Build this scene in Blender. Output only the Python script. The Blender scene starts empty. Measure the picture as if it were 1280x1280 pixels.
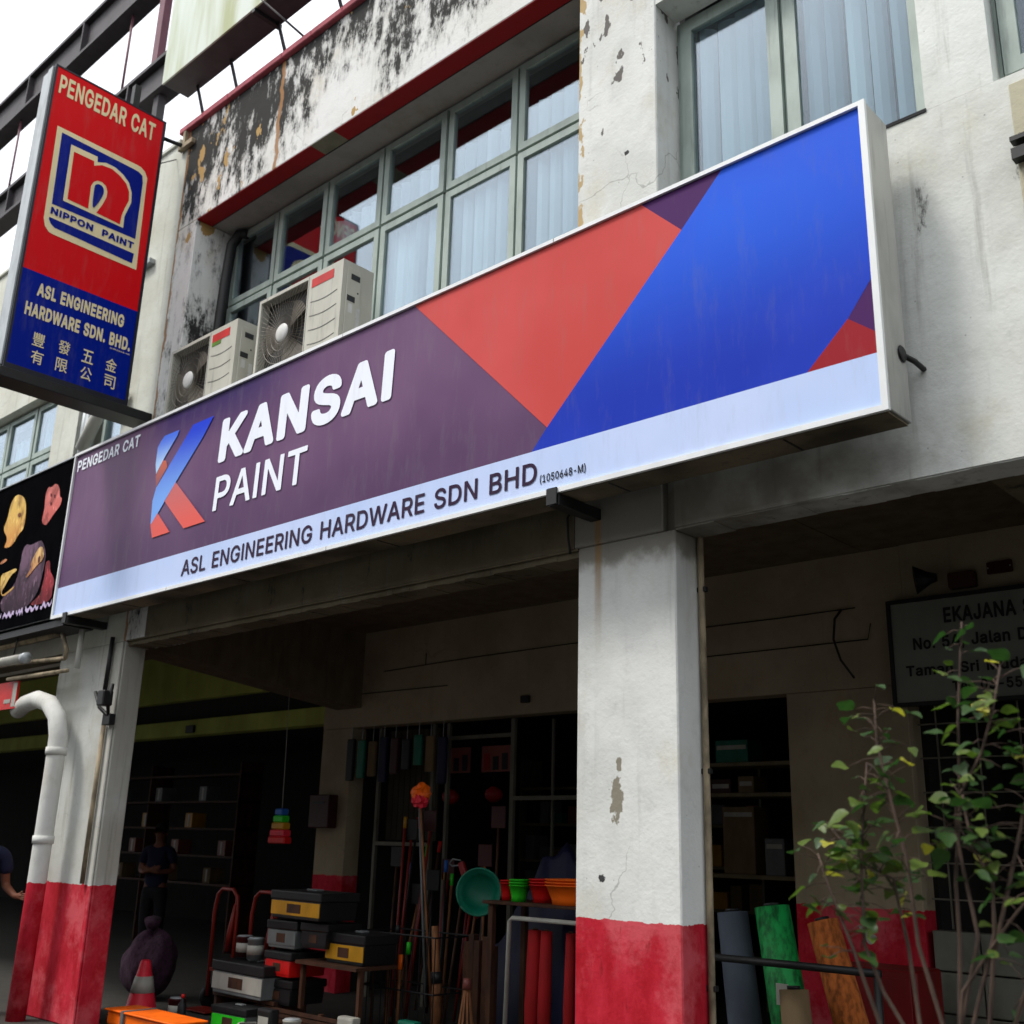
import bpy, bmesh, math, random
from mathutils import Vector, Matrix
R = math.radians
scene = bpy.context.scene
col = scene.collection
random.seed(7)

# ------------------------------------------------------------------ camera
YAW, PITCH, ROLL = R(43.0745), R(16.992), R(1.5686)
CAM = Vector((0.0, -5.0, 1.6))
fw = Vector((-math.sin(YAW)*math.cos(PITCH), math.cos(YAW)*math.cos(PITCH), math.sin(PITCH)))
r0 = Vector((math.cos(YAW), math.sin(YAW), 0)); u0 = r0.cross(fw)
rt = r0*math.cos(ROLL) + u0*math.sin(ROLL); up = rt.cross(fw)
cd = bpy.data.cameras.new('camera'); cam = bpy.data.objects.new('camera', cd); col.objects.link(cam)
cam.matrix_world = Matrix(((rt.x, up.x, -fw.x, CAM.x), (rt.y, up.y, -fw.y, CAM.y), (rt.z, up.z, -fw.z, CAM.z), (0, 0, 0, 1)))
cd.sensor_width = 36; cd.lens = 36*1361.96/1280; cd.clip_start = 0.05; cd.clip_end = 600
cd.dof.use_dof = True; cd.dof.focus_distance = 6.9; cd.dof.aperture_fstop = 2.5
scene.camera = cam

# ------------------------------------------------------------------ world, sun, exposure
SUN_EL, SUN_AZ = R(58), R(215)          # azimuth clockwise from +y; the sun stands in front of the row
w = bpy.data.worlds.new('World'); scene.world = w; w.use_nodes = True
nt = w.node_tree; nt.nodes.clear()
sky = nt.nodes.new('ShaderNodeTexSky'); sky.sky_type = 'NISHITA'; sky.sun_disc = False
sky.sun_elevation = SUN_EL; sky.sun_rotation = SUN_AZ; sky.air_density = 1.0; sky.dust_density = 4.0
hs = nt.nodes.new('ShaderNodeHueSaturation'); hs.inputs['Saturation'].default_value = 0.25
cl = nt.nodes.new('ShaderNodeMix'); cl.data_type = 'RGBA'; cl.inputs['Factor'].default_value = 0.6
cl.inputs['B'].default_value = (7.2, 7.5, 7.9, 1)      # the even cloud layer over the sky
bg = nt.nodes.new('ShaderNodeBackground'); bg.inputs['Strength'].default_value = 0.13
wo = nt.nodes.new('ShaderNodeOutputWorld')
nt.links.new(sky.outputs['Color'], hs.inputs['Color']); nt.links.new(hs.outputs['Color'], cl.inputs['A'])
nt.links.new(cl.outputs['Result'], bg.inputs['Color']); nt.links.new(bg.outputs['Background'], wo.inputs['Surface'])
ld = bpy.data.lights.new('sun', 'SUN'); ld.energy = 1.3; ld.angle = R(12); ld.color = (1.0, 0.96, 0.9)
sun = bpy.data.objects.new('sun', ld); col.objects.link(sun)
sd = Vector((math.sin(SUN_AZ)*math.cos(SUN_EL), math.cos(SUN_AZ)*math.cos(SUN_EL), math.sin(SUN_EL)))
sun.rotation_euler = sd.to_track_quat('Z', 'Y').to_euler()
scene.view_settings.view_transform = 'Standard'; scene.view_settings.look = 'None'
scene.view_settings.exposure = 0.95; scene.view_settings.gamma = 1.0; scene.view_settings.use_curve_mapping = False
scene.render.engine = 'CYCLES'
scene.cycles.use_denoising = True; scene.cycles.max_bounces = 8

# ------------------------------------------------------------------ material helper
def lin(c):
    return tuple((v/12.92 if v <= 0.04045 else ((v+0.055)/1.055)**2.4) for v in (x/255 for x in c)) + (1,)
class MT:
    def __init__(s, name, rough=0.8, metal=0.0, spec=0.35):
        s.m = bpy.data.materials.new(name); s.m.use_nodes = True; s.t = s.m.node_tree
        s.b = s.t.nodes['Principled BSDF']; s.b.inputs['Roughness'].default_value = rough
        s.b.inputs['Metallic'].default_value = metal; s.b.inputs['Specular IOR Level'].default_value = spec
        s.tc = s.t.nodes.new('ShaderNodeTexCoord').outputs['Object']; s._sep = None
    def put(s, v, sock):
        if hasattr(v, 'links'): s.t.links.new(v, sock)
        elif v is not None:
            sock.default_value = v
    def noise(s, scale, sc=(1, 1, 1), detail=5, rough=0.55, off=(0, 0, 0), dist=0.0):
        mp = s.t.nodes.new('ShaderNodeMapping'); s.t.links.new(s.tc, mp.inputs['Vector'])
        mp.inputs['Scale'].default_value = sc; mp.inputs['Location'].default_value = off
        n = s.t.nodes.new('ShaderNodeTexNoise'); s.t.links.new(mp.outputs['Vector'], n.inputs['Vector'])
        n.inputs['Scale'].default_value = scale; n.inputs['Detail'].default_value = detail
        n.inputs['Roughness'].default_value = rough; n.inputs['Distortion'].default_value = dist
        return n.outputs['Fac']
    def cells(s, scale, sc=(1, 1, 1), feature='DISTANCE_TO_EDGE', warp=0.0):
        mp = s.t.nodes.new('ShaderNodeMapping'); mp.inputs['Scale'].default_value = sc
        v = s.t.nodes.new('ShaderNodeTexVoronoi'); v.feature = feature; v.inputs['Scale'].default_value = scale
        if warp:
            nz = s.t.nodes.new('ShaderNodeTexNoise'); nz.inputs['Scale'].default_value = 3; nz.inputs['Detail'].default_value = 4
            s.t.links.new(s.tc, nz.inputs['Vector'])
            ad = s.t.nodes.new('ShaderNodeVectorMath'); ad.operation = 'MULTIPLY_ADD'
            s.t.links.new(nz.outputs['Color'], ad.inputs[0]); ad.inputs[1].default_value = (warp,)*3; s.t.links.new(s.tc, ad.inputs[2])
            s.t.links.new(ad.outputs[0], mp.inputs['Vector'])
        else: s.t.links.new(s.tc, mp.inputs['Vector'])
        s.t.links.new(mp.outputs['Vector'], v.inputs['Vector'])
        return v.outputs['Distance']
    def axis(s, i):
        if s._sep is None:
            s._sep = s.t.nodes.new('ShaderNodeSeparateXYZ'); s.t.links.new(s.tc, s._sep.inputs[0])
        return s._sep.outputs[i]
    def ss(s, v, a, b, lo=0.0, hi=1.0, smooth=True):
        n = s.t.nodes.new('ShaderNodeMapRange'); n.interpolation_type = 'SMOOTHSTEP' if smooth else 'LINEAR'
        s.put(v, n.inputs['Value']); n.inputs['From Min'].default_value = a; n.inputs['From Max'].default_value = b
        n.inputs['To Min'].default_value = lo; n.inputs['To Max'].default_value = hi
        return n.outputs['Result']
    def mth(s, op, a, b=0.0):
        n = s.t.nodes.new('ShaderNodeMath'); n.operation = op; s.put(a, n.inputs[0]); s.put(b, n.inputs[1]); return n.outputs[0]
    def mix(s, f, a, b, mode='MIX'):
        n = s.t.nodes.new('ShaderNodeMix'); n.data_type = 'RGBA'; n.blend_type = mode
        s.put(f, n.inputs['Factor']); s.put(a, n.inputs['A']); s.put(b, n.inputs['B']); return n.outputs['Result']
    def bump(s, h, strength=0.3, dist=0.01):
        n = s.t.nodes.new('ShaderNodeBump'); s.put(h, n.inputs['Height']); n.inputs['Strength'].default_value = strength
        n.inputs['Distance'].default_value = dist; s.t.links.new(n.outputs['Normal'], s.b.inputs['Normal'])
    def done(s, c):
        s.put(c, s.b.inputs['Base Color']); return s.m
def simple(name, c, rough=0.6, metal=0.0, var=0.12, scale=6.0, spec=0.35, grime=0.0):
    m = MT(name, rough, metal, spec)
    d = tuple(x*(1-var*2.2) for x in c[:3]) + (1,)
    k = m.mix(m.ss(m.noise(scale, (1, 1, 0.5)), 0.35, 0.7), (*c[:3], 1), d)
    if grime:
        k = m.mix(m.ss(m.noise(3.1, (6, 6, 0.6), detail=6), 0.55, 0.75, 0, grime), k, (0.05, 0.045, 0.035, 1))
    m.bump(m.noise(60), 0.12, 0.003)
    return m.done(k)

def plaster(name, base, second, streak=0.35, mould=0.0, band=None, peel=0.0, crack=0.25, extra=None):
    m = MT(name, 0.88, spec=0.2)
    k = m.mix(m.ss(m.noise(1.3, detail=6), 0.38, 0.66), base, second)
    warm = tuple(x*y for x, y in zip(base[:3], (0.80, 0.74, 0.62)))+(1,)
    k = m.mix(m.ss(m.noise(1.9, (1, 1, 0.7), detail=9, rough=0.7, off=(4, 8, 1)), 0.52, 0.68, 0, 0.55), k, warm)
    k = m.mix(m.ss(m.noise(0.8, (1, 1, 0.5), detail=8, rough=0.65, off=(8, 3, 6)), 0.55, 0.72, 0, 0.4), k, tuple(x*0.5 for x in base[:3])+(1,))
    k = m.mix(m.ss(m.noise(9, detail=8, rough=0.7), 0.5, 0.75, 0, 0.35), k, tuple(x*0.62 for x in base[:3])+(1,))
    k = m.mix(m.ss(m.noise(2.2, (5, 5, 0.35), detail=7, rough=0.62), 0.54, 0.74, 0, streak), k, (0.17, 0.16, 0.13, 1))
    if mould:
        a = m.noise(2.6, (1.6, 1.6, 0.55), detail=9, rough=0.72, off=(3.1, 0, 0.7))
        k = m.mix(m.ss(a, 0.62-0.12*mould, 0.7-0.06*mould, 0, 0.9), k, (0.035, 0.035, 0.03, 1))
    if extra: k = extra(m, k)
    cr = m.cells(0.9, (1, 1, 0.55), warp=0.5)
    ck = m.mth('MULTIPLY', m.ss(cr, 0.0, 0.006, 1, 0), m.ss(m.noise(0.7, off=(5, 2, 1)), 0.52, 0.6))
    k = m.mix(m.mth('MULTIPLY', ck, crack), k, (0.07, 0.065, 0.055, 1))
    pits = m.ss(m.cells(9.0, feature='F1'), 0.03, 0.055, 1, 0)
    k = m.mix(m.mth('MULTIPLY', pits, 0.4), k, (0.06, 0.055, 0.05, 1))
    if band is not None:
        e = m.mth('ADD', m.axis(2), m.ss(m.noise(14, detail=3), 0.2, 0.8, -0.009, 0.009))
        rd = m.mix(m.ss(m.noise(5, (1, 1, 0.45), detail=8, rough=0.7), 0.35, 0.68), lin((160, 12, 28)), lin((192, 40, 58)))
        rd = m.mix(m.ss(m.noise(1.7, detail=8, rough=0.7, off=(9, 9, 9)), 0.48, 0.64, 0, 0.6), rd, lin((206, 96, 104)))
        rd = m.mix(m.ss(m.noise(22, (1, 1, 0.3), detail=4, off=(2, 1, 9)), 0.62, 0.72, 0, 0.5), rd, lin((120, 22, 26)))
        k = m.mix(m.ss(e, band-0.002, band+0.002, 1, 0), k, rd)
    hb = m.mth('ADD', m.noise(4, detail=9, rough=0.65), m.mth('MULTIPLY', m.noise(45, detail=3), 0.25))
    big = m.mth('MULTIPLY', m.noise(1.4, detail=3, off=(3, 3, 3)), 2.0)
    m.bump(m.mth('ADD', hb, big), 0.42, 0.018)
    return m.done(k)

# ------------------------------------------------------------------ mesh helpers (all vertices in metres of the place)
def mesh_obj(name, bm, mat, parent=None, smooth=False):
    me = bpy.data.meshes.new(name); bmesh.ops.recalc_face_normals(bm, faces=bm.faces[:]); bm.to_mesh(me); bm.free()
    if smooth:
        for p in me.polygons: p.use_smooth = True
    if mat: me.materials.append(mat)
    o = bpy.data.objects.new(name, me); col.objects.link(o)
    if parent is not None: adopt(o, parent)
    return o
def world_of(p):
    m = p.matrix_basis.copy(); q = p
    while q.parent is not None:
        q, m = q.parent, q.parent.matrix_basis @ q.matrix_parent_inverse @ m
    return m
def adopt(o, p):
    o.parent = p; o.matrix_parent_inverse = world_of(p).inverted()
def add_box(bm, x0, x1, y0, y1, z0, z1):
    vs = [bm.verts.new((x, y, z)) for x in (x0, x1) for y in (y0, y1) for z in (z0, z1)]
    for f in ((0, 1, 3, 2), (4, 6, 7, 5), (0, 4, 5, 1), (2, 3, 7, 6), (0, 2, 6, 4), (1, 5, 7, 3)):
        bm.faces.new([vs[i] for i in f])
def bevel(bm, w, seg=1):
    if w: bmesh.ops.bevel(bm, geom=bm.edges[:], offset=w, segments=seg, affect='EDGES', profile=0.6)
def box(name, x0, x1, y0, y1, z0, z1, mat, parent=None, bev=0.0, seg=1):
    bm = bmesh.new(); add_box(bm, x0, x1, y0, y1, z0, z1); bevel(bm, bev, seg)
    return mesh_obj(name, bm, mat, parent)
def boxes(name, lst, mat, parent=None, bev=0.0):
    bm = bmesh.new()
    for b in lst: add_box(bm, *b)
    bevel(bm, bev)
    return mesh_obj(name, bm, mat, parent)
def add_tube(bm, pts, rad, n=8, cap=True):
    pts = [Vector(p) for p in pts]; rs = rad if isinstance(rad, (list, tuple)) else [rad]*len(pts)
    rings = []; prev = None
    for i, p in enumerate(pts):
        d = (pts[min(i+1, len(pts)-1)] - pts[max(i-1, 0)]).normalized()
        if prev is None:
            a = d.orthogonal().normalized()
        else:
            a = (prev - d*prev.dot(d)).normalized()
        prev = a; b = d.cross(a)
        rings.append([bm.verts.new(p + (a*math.cos(t)+b*math.sin(t))*rs[i]) for t in (2*math.pi*k/n for k in range(n))])
    for i in range(len(rings)-1):
        for k in range(n):
            bm.faces.new((rings[i][k], rings[i][(k+1) % n], rings[i+1][(k+1) % n], rings[i+1][k]))
    if cap: bm.faces.new(rings[0][::-1]); bm.faces.new(rings[-1])
def tube(name, pts, rad, mat, parent=None, n=8):
    bm = bmesh.new(); add_tube(bm, pts, rad, n); return mesh_obj(name, bm, mat, parent, smooth=True)
def add_disc_solid(bm, c, axis, prof, n=24):
    """lathe: prof = [(radius, distance along axis)]"""
    c = Vector(c); d = Vector(axis).normalized(); a = d.orthogonal().normalized(); b = d.cross(a)
    rings = [[bm.verts.new(c + d*h + (a*math.cos(t)+b*math.sin(t))*max(r, 1e-4)) for t in (2*math.pi*k/n for k in range(n))] for r, h in prof]
    for i in range(len(rings)-1):
        for k in range(n): bm.faces.new((rings[i][k], rings[i][(k+1) % n], rings[i+1][(k+1) % n], rings[i+1][k]))
    bm.faces.new(rings[0][::-1]); bm.faces.new(rings[-1])
def lathe(name, c, axis, prof, mat, parent=None, n=24, smooth=True):
    bm = bmesh.new(); add_disc_solid(bm, c, axis, prof, n); return mesh_obj(name, bm, mat, parent, smooth)
def poly(name, pts, place, mat, parent=None, thick=0.0):
    if not thick:
        me = fill2d([pts])
        for v in me.vertices: v.co = place(v.co.x, v.co.y)
        me.name = name; me.materials.clear(); me.materials.append(mat)
        o = bpy.data.objects.new(name, me); col.objects.link(o)
        if parent is not None: adopt(o, parent)
        return o
    bm = bmesh.new(); n = Vector((1, 0, 0)); A = [bm.verts.new(place(u, v)) for u, v in pts]; B = [bm.verts.new(place(u, v)-n*thick) for u, v in pts]
    bm.faces.new(A); bm.faces.new(B[::-1])
    for i in range(len(pts)): bm.faces.new((A[i], A[(i+1) % len(pts)], B[(i+1) % len(pts)], B[i]))
    return mesh_obj(name, bm, mat, parent)
def smooth_pts(pts, it=2):
    for _ in range(it):
        q = []
        for i in range(len(pts)):
            a, b = pts[i], pts[(i+1) % len(pts)]
            q += [(a[0]*.75+b[0]*.25, a[1]*.75+b[1]*.25), (a[0]*.25+b[0]*.75, a[1]*.25+b[1]*.75)]
        pts = q
    return pts
GLYPH = {'(0':(289,[[(171,-107),(143,-62),(112,10),(98,54),(77,166),(79,266),(94,354),(110,418),(141,498),(166,546),(175,552),(239,552),(247,546),(248,534),(204,426),(175,314),(164,206),(173,118),(185,70),(201,18),(249,-98),(239,-109)]]),
')0':(289,[[(31,-107),(26,-102),(24,-94),(65,-2),(90,74),(107,162),(109,206),(99,310),(87,366),(51,478),(25,534),(24,542),(35,552),(99,552),(108,546),(133,498),(155,443),(179,358),(194,266),(196,166),(184,90),(162,14),(130,-62),(109,-102),(99,-109)]]),
'-0':(469,[[(108,177),(101,186),(101,246),(106,254),(112,257),(336,257),(345,254),(350,246),(350,186),(340,175)]]),
'00':(469,[[(210,-18),(170,-11),(126,11),(84,55),(57,107),(40,175),(36,215),(36,291),(41,335),(57,399),(85,455),(122,494),(166,518),(226,529),(286,519),(330,495),(370,452),(396,399),(412,335),(417,295),(417,215),(413,175),(397,111),(366,51),(330,13),(286,-10),(230,-20)],[(205,67),(226,63),(258,69),(282,85),(300,107),(318,151),(327,195),(331,251),(327,311),(318,359),(301,399),(278,427),(254,441),(226,447),(198,441),(174,427),(152,399),(135,359),(126,311),(122,255),(126,195),(136,147),(151,111),(173,83)]]),
'10':(469,[[(70,-11),(65,-6),(63,2),(63,58),(70,67),(199,70),(199,422),(94,348),(86,345),(78,348),(73,358),(74,432),(194,521),(282,520),(289,510),(289,70),(398,66),(404,54),(403,-6),(390,-13)]]),
'40':(469,[[(274,-10),(269,-2),(269,86),(266,92),(38,92),(27,102),(27,158),(238,518),(246,522),(310,522),(322,516),(322,502),(131,178),(266,176),(269,182),(269,318),(272,326),(282,331),(342,331),(353,326),(356,318),(356,178),(414,176),(422,172),(426,162),(426,102),(422,96),(414,92),(356,90),(356,-2),(350,-11),(282,-13)]]),
'50':(469,[[(198,-17),(174,-14),(135,-1),(98,24),(74,51),(54,87),(48,135),(58,143),(126,142),(134,135),(139,115),(147,99),(178,72),(202,65),(246,66),(270,76),(288,91),(303,111),(311,135),(315,159),(311,191),(302,215),(287,235),(267,251),(242,261),(218,264),(194,262),(170,255),(130,233),(66,240),(56,247),(83,511),(88,519),(98,522),(370,521),(378,515),(379,507),(379,451),(370,440),(166,439),(162,435),(151,331),(154,329),(198,343),(230,347),(266,343),(298,333),(326,318),(357,291),(375,267),(389,239),(400,203),(404,167),(397,111),(381,71),(351,31),(314,3),(273,-13),(222,-20)]]),
'60':(469,[[(206,-17),(178,-13),(134,5),(100,31),(73,67),(56,115),(51,163),(56,203),(68,243),(90,291),(242,517),(250,522),(326,521),(334,515),(334,503),(212,327),(282,321),(322,307),(356,279),(381,247),(397,203),(402,159),(397,111),(379,67),(354,32),(318,4),(274,-15),(226,-20)],[(213,63),(226,61),(250,65),(274,76),(290,89),(302,106),(311,131),(314,159),(311,183),(302,207),(288,227),(273,239),(250,249),(226,252),(202,249),(182,241),(164,227),(152,211),(141,183),(138,159),(141,131),(150,107),(162,89),(180,75),(202,65)]]),
'80':(469,[[(198,-17),(174,-14),(131,-1),(93,23),(63,55),(46,89),(39,135),(42,167),(55,203),(70,227),(90,248),(118,267),(84,299),(63,339),(57,383),(62,419),(78,455),(106,487),(142,510),(182,524),(226,529),(270,524),(314,508),(346,486),(370,459),(389,423),(395,379),(389,339),(368,299),(334,267),(359,251),(383,227),(399,199),(409,171),(414,135),(406,89),(389,55),(358,21),(322,-1),(278,-15),(226,-20)],[(216,63),(254,65),(282,73),(310,96),(321,119),(324,139),(321,159),(310,183),(295,199),(278,211),(254,219),(226,222),(202,220),(174,211),(157,199),(142,183),(131,159),(128,139),(131,119),(142,96),(154,84),(174,72)],[(197,307),(226,303),(250,305),(282,321),(297,339),(303,355),(306,375),(303,395),(295,415),(285,427),(270,437),(250,444),(226,447),(202,444),(170,429),(155,411),(149,395),(147,379),(150,351),(168,323)]]),
'A0':(496,[[(10,-11),(3,-2),(4,6),(189,514),(194,520),(202,522),(282,520),(289,510),(475,6),(475,-6),(462,-13),(394,-13),(386,-9),(334,129),(146,129),(94,-9),(86,-13)],[(174,214),(304,214),(238,407)]]),
'B0':(472,[[(54,-11),(49,-6),(47,2),(48,514),(58,522),(242,522),(290,517),(334,503),(368,478),(390,452),(407,410),(411,370),(408,342),(399,314),(382,292),(350,266),(370,256),(396,234),(413,210),(426,178),(431,134),(426,98),(412,62),(382,27),(350,6),(302,-9),(246,-13)],[(138,70),(246,70),(290,75),(321,90),(336,110),(342,138),(339,158),(330,178),(318,193),(302,205),(274,215),(138,218)],[(138,298),(238,298),(262,301),(282,308),(302,322),(312,334),(320,350),(323,370),(318,398),(305,418),(278,434),(238,439),(138,438)]]),
'C0':(526,[[(230,-17),(174,-2),(142,15),(118,32),(94,55),(74,83),(46,139),(36,175),(29,215),(29,295),(44,363),(58,399),(92,451),(118,476),(146,497),(202,521),(266,529),(306,526),(342,517),(378,502),(410,481),(434,458),(460,423),(475,391),(486,351),(485,343),(474,335),(402,337),(396,343),(387,371),(366,403),(334,427),(310,437),(266,443),(226,437),(194,422),(158,391),(137,359),(122,311),(116,251),(122,195),(137,151),(160,115),(190,88),(226,72),(270,66),(310,72),(350,92),(378,121),(390,143),(397,167),(402,172),(474,173),(482,169),(486,159),(475,119),(458,83),(438,54),(409,27),(378,7),(350,-5),(310,-16),(266,-20)]]),
'D0':(518,[[(54,-11),(49,-6),(47,2),(48,514),(54,520),(62,522),(262,520),(326,505),(358,490),(411,446),(444,398),(458,366),(468,330),(475,254),(468,178),(457,142),(429,86),(406,58),(361,22),(326,5),(294,-5),(258,-11),(218,-13)],[(138,70),(214,70),(270,76),(314,94),(343,118),(367,154),(381,202),(386,254),(381,310),(365,358),(344,390),(314,416),(270,433),(218,439),(138,438)]]),
'E0':(435,[[(54,-11),(49,-6),(47,2),(48,514),(54,520),(62,522),(378,520),(384,514),(385,506),(385,450),(378,441),(138,438),(138,302),(142,299),(354,299),(365,294),(368,286),(368,226),(358,216),(138,214),(138,70),(378,70),(384,66),(388,58),(387,-6),(374,-13)]]),
'G0':(536,[[(230,-17),(174,-2),(141,15),(95,55),(74,81),(59,107),(35,175),(29,211),(27,255),(34,330),(56,395),(73,427),(95,455),(142,495),(173,511),(230,527),(266,529),(306,526),(346,516),(378,501),(410,480),(437,455),(460,423),(476,391),(487,351),(486,343),(474,336),(402,338),(397,343),(378,383),(362,403),(334,426),(310,436),(290,441),(262,442),(226,437),(190,421),(160,395),(138,360),(122,311),(116,251),(122,195),(137,151),(162,113),(194,86),(230,71),(270,66),(306,70),(338,82),(366,104),(385,131),(397,163),(400,183),(394,186),(278,187),(270,199),(270,255),(274,265),(282,269),(478,269),(486,266),(491,255),(491,199),(484,139),(461,83),(426,39),(382,7),(326,-13),(270,-20)]]),
'H0':(533,[[(54,-11),(49,-6),(47,2),(47,506),(50,517),(58,522),(126,522),(137,514),(138,302),(378,302),(380,514),(390,522),(458,522),(466,518),(470,506),(470,2),(466,-9),(458,-13),(394,-13),(386,-11),(381,-6),(378,219),(142,219),(138,218),(136,-6),(126,-13)]]),
'I0':(201,[[(54,-11),(49,-6),(47,2),(47,510),(51,518),(58,522),(126,522),(134,518),(138,510),(138,-2),(134,-9),(126,-13)]]),
'L0':(409,[[(54,-11),(49,-6),(47,2),(47,510),(51,518),(58,522),(126,522),(134,518),(138,510),(138,70),(366,69),(374,58),(374,-2),(370,-9),(362,-13)]]),
'M0':(644,[[(54,-11),(49,-6),(47,2),(47,506),(51,518),(58,522),(150,522),(162,517),(288,194),(314,118),(466,517),(478,522),(570,522),(577,518),(581,506),(581,2),(578,-8),(570,-13),(502,-13),(496,-10),(491,-2),(490,347),(354,-5),(342,-13),(286,-13),(274,-6),(138,342),(135,330),(135,-2),(130,-10),(122,-13)]]),
'N0':(539,[[(54,-11),(49,-6),(47,2),(47,506),(50,517),(62,522),(138,522),(146,517),(386,137),(386,510),(390,518),(398,522),(470,520),(475,514),(476,506),(474,-7),(462,-13),(386,-13),(378,-9),(192,282),(138,372),(136,366),(138,-2),(134,-9),(126,-13)]]),
'P0':(461,[[(54,-11),(49,-6),(47,2),(48,514),(58,522),(234,522),(290,516),(338,499),(378,468),(402,435),(417,394),(422,350),(417,306),(401,258),(374,223),(342,198),(294,179),(234,173),(142,173),(138,170),(136,-6),(126,-13)],[(138,258),(142,255),(230,255),(266,259),(290,267),(306,279),(322,302),(329,322),(331,346),(329,374),(322,394),(308,414),(290,428),(266,436),(230,439),(138,438)]]),
'R0':(465,[[(54,-11),(49,-6),(47,2),(48,514),(58,522),(238,522),(294,516),(338,501),(376,474),(402,438),(418,398),(422,350),(418,306),(402,266),(375,230),(333,202),(440,6),(439,-6),(430,-13),(346,-11),(238,185),(142,185),(138,182),(136,-6),(126,-13)],[(138,270),(230,268),(266,271),(290,278),(309,290),(322,306),(329,326),(332,350),(329,378),(323,398),(311,414),(290,429),(266,436),(230,439),(138,438)]]),
'S0':(463,[[(196,-19),(168,-16),(124,-3),(83,21),(53,53),(35,89),(25,137),(28,145),(36,150),(108,149),(116,142),(122,117),(132,98),(148,83),(172,71),(224,62),(256,65),(284,74),(304,85),(319,101),(328,117),(332,137),(329,157),(323,169),(308,183),(268,202),(180,227),(121,249),(76,281),(47,325),(40,377),(46,417),(66,457),(93,485),(132,510),(176,523),(228,529),(276,524),(320,510),(360,485),(387,457),(406,421),(413,373),(408,367),(400,365),(332,366),(325,373),(314,405),(295,425),(264,440),(224,446),(196,443),(176,437),(152,423),(139,409),(130,393),(128,377),(131,357),(152,333),(172,321),(316,276),(368,247),(388,229),(406,205),(418,173),(421,137),(415,93),(397,57),(368,24),(328,-1),(280,-17),(224,-22)]]),
'T0':(465,[[(186,-11),(180,2),(179,438),(26,441),(19,450),(20,514),(26,520),(34,522),(422,521),(429,514),(430,506),(430,450),(422,440),(270,438),(270,-2),(266,-9),(258,-13)]]),
'W0':(702,[[(150,-12),(142,-2),(4,502),(3,510),(7,518),(14,522),(82,522),(94,514),(194,128),(293,510),(298,519),(306,522),(382,522),(392,514),(490,134),(494,132),(591,514),(602,522),(670,522),(679,518),(683,506),(543,-2),(538,-10),(530,-13),(454,-13),(444,-6),(342,367),(242,-6),(230,-13)]]),
',1':(220,[[(28,-142),(17,-133),(13,-117),(46,83),(53,91),(64,96),(136,96),(148,93),(159,83),(162,67),(107,-129),(100,-138),(88,-144)]]),
'-1':(485,[[(104,165),(93,174),(89,190),(90,250),(96,261),(104,267),(340,269),(352,264),(360,254),(361,182),(354,170),(344,164)]]),
'.1':(220,[[(76,-26),(47,-10),(30,14),(25,42),(29,66),(45,90),(68,106),(96,112),(120,107),(144,92),(160,70),(166,42),(162,18),(148,-6),(124,-23),(96,-29)]]),
'01':(485,[[(206,-29),(166,-23),(118,2),(73,51),(46,103),(29,171),(24,215),(24,295),(29,335),(45,403),(76,463),(114,503),(162,530),(226,541),(290,530),(338,504),(380,459),(408,403),(424,335),(429,295),(429,215),(424,171),(408,107),(375,43),(338,4),(290,-21),(230,-32)],[(206,79),(226,76),(254,81),(274,94),(291,115),(307,155),(315,199),(319,251),(315,311),(305,359),(292,391),(270,418),(250,430),(226,434),(202,429),(182,417),(161,391),(147,355),(138,311),(134,255),(138,199),(147,151),(162,116),(178,95)]]),
'11':(485,[[(66,-23),(55,-14),(51,-2),(51,58),(60,74),(74,80),(187,82),(187,398),(182,397),(98,336),(78,334),(67,342),(61,354),(61,426),(64,438),(74,449),(190,533),(286,532),(297,522),(301,510),(301,82),(394,80),(406,75),(416,58),(414,-10),(403,-22),(390,-25)]]),
'21':(485,[[(54,-23),(43,-14),(39,-2),(39,50),(42,59),(262,297),(288,338),(295,370),(288,402),(274,419),(262,426),(242,433),(202,432),(174,417),(162,402),(154,382),(151,354),(142,342),(126,337),(58,338),(46,347),(41,362),(47,410),(64,454),(97,494),(131,518),(174,535),(230,541),(274,535),(318,519),(354,492),(384,454),(401,414),(406,374),(402,338),(393,306),(379,278),(357,246),(210,82),(398,80),(407,74),(413,62),(412,-10),(402,-21),(390,-25)]]),
'31':(485,[[(186,-29),(166,-27),(122,-12),(82,11),(53,39),(28,83),(19,131),(22,144),(30,153),(42,157),(118,155),(130,145),(139,115),(146,103),(158,92),(174,83),(194,77),(222,75),(266,85),(282,95),(294,107),(301,123),(303,143),(301,167),(294,183),(282,198),(262,212),(234,220),(150,224),(139,231),(133,243),(132,299),(135,311),(234,427),(70,427),(58,430),(50,437),(46,447),(47,519),(58,531),(70,534),(382,532),(393,523),(397,511),(395,451),(275,311),(318,299),(356,275),(392,235),(411,191),(418,147),(411,95),(387,47),(362,19),(322,-9),(270,-27),(218,-32)]]),
'41':(485,[[(274,-24),(265,-18),(258,-6),(257,74),(254,80),(34,81),(22,88),(16,98),(15,158),(18,170),(229,526),(246,534),(314,534),(324,530),(332,522),(336,510),(333,498),(152,190),(257,190),(257,318),(260,330),(267,338),(278,343),(350,342),(362,334),(368,322),(368,190),(418,187),(433,178),(438,166),(438,102),(433,90),(422,82),(368,78),(368,-2),(358,-20),(342,-25)]]),
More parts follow.
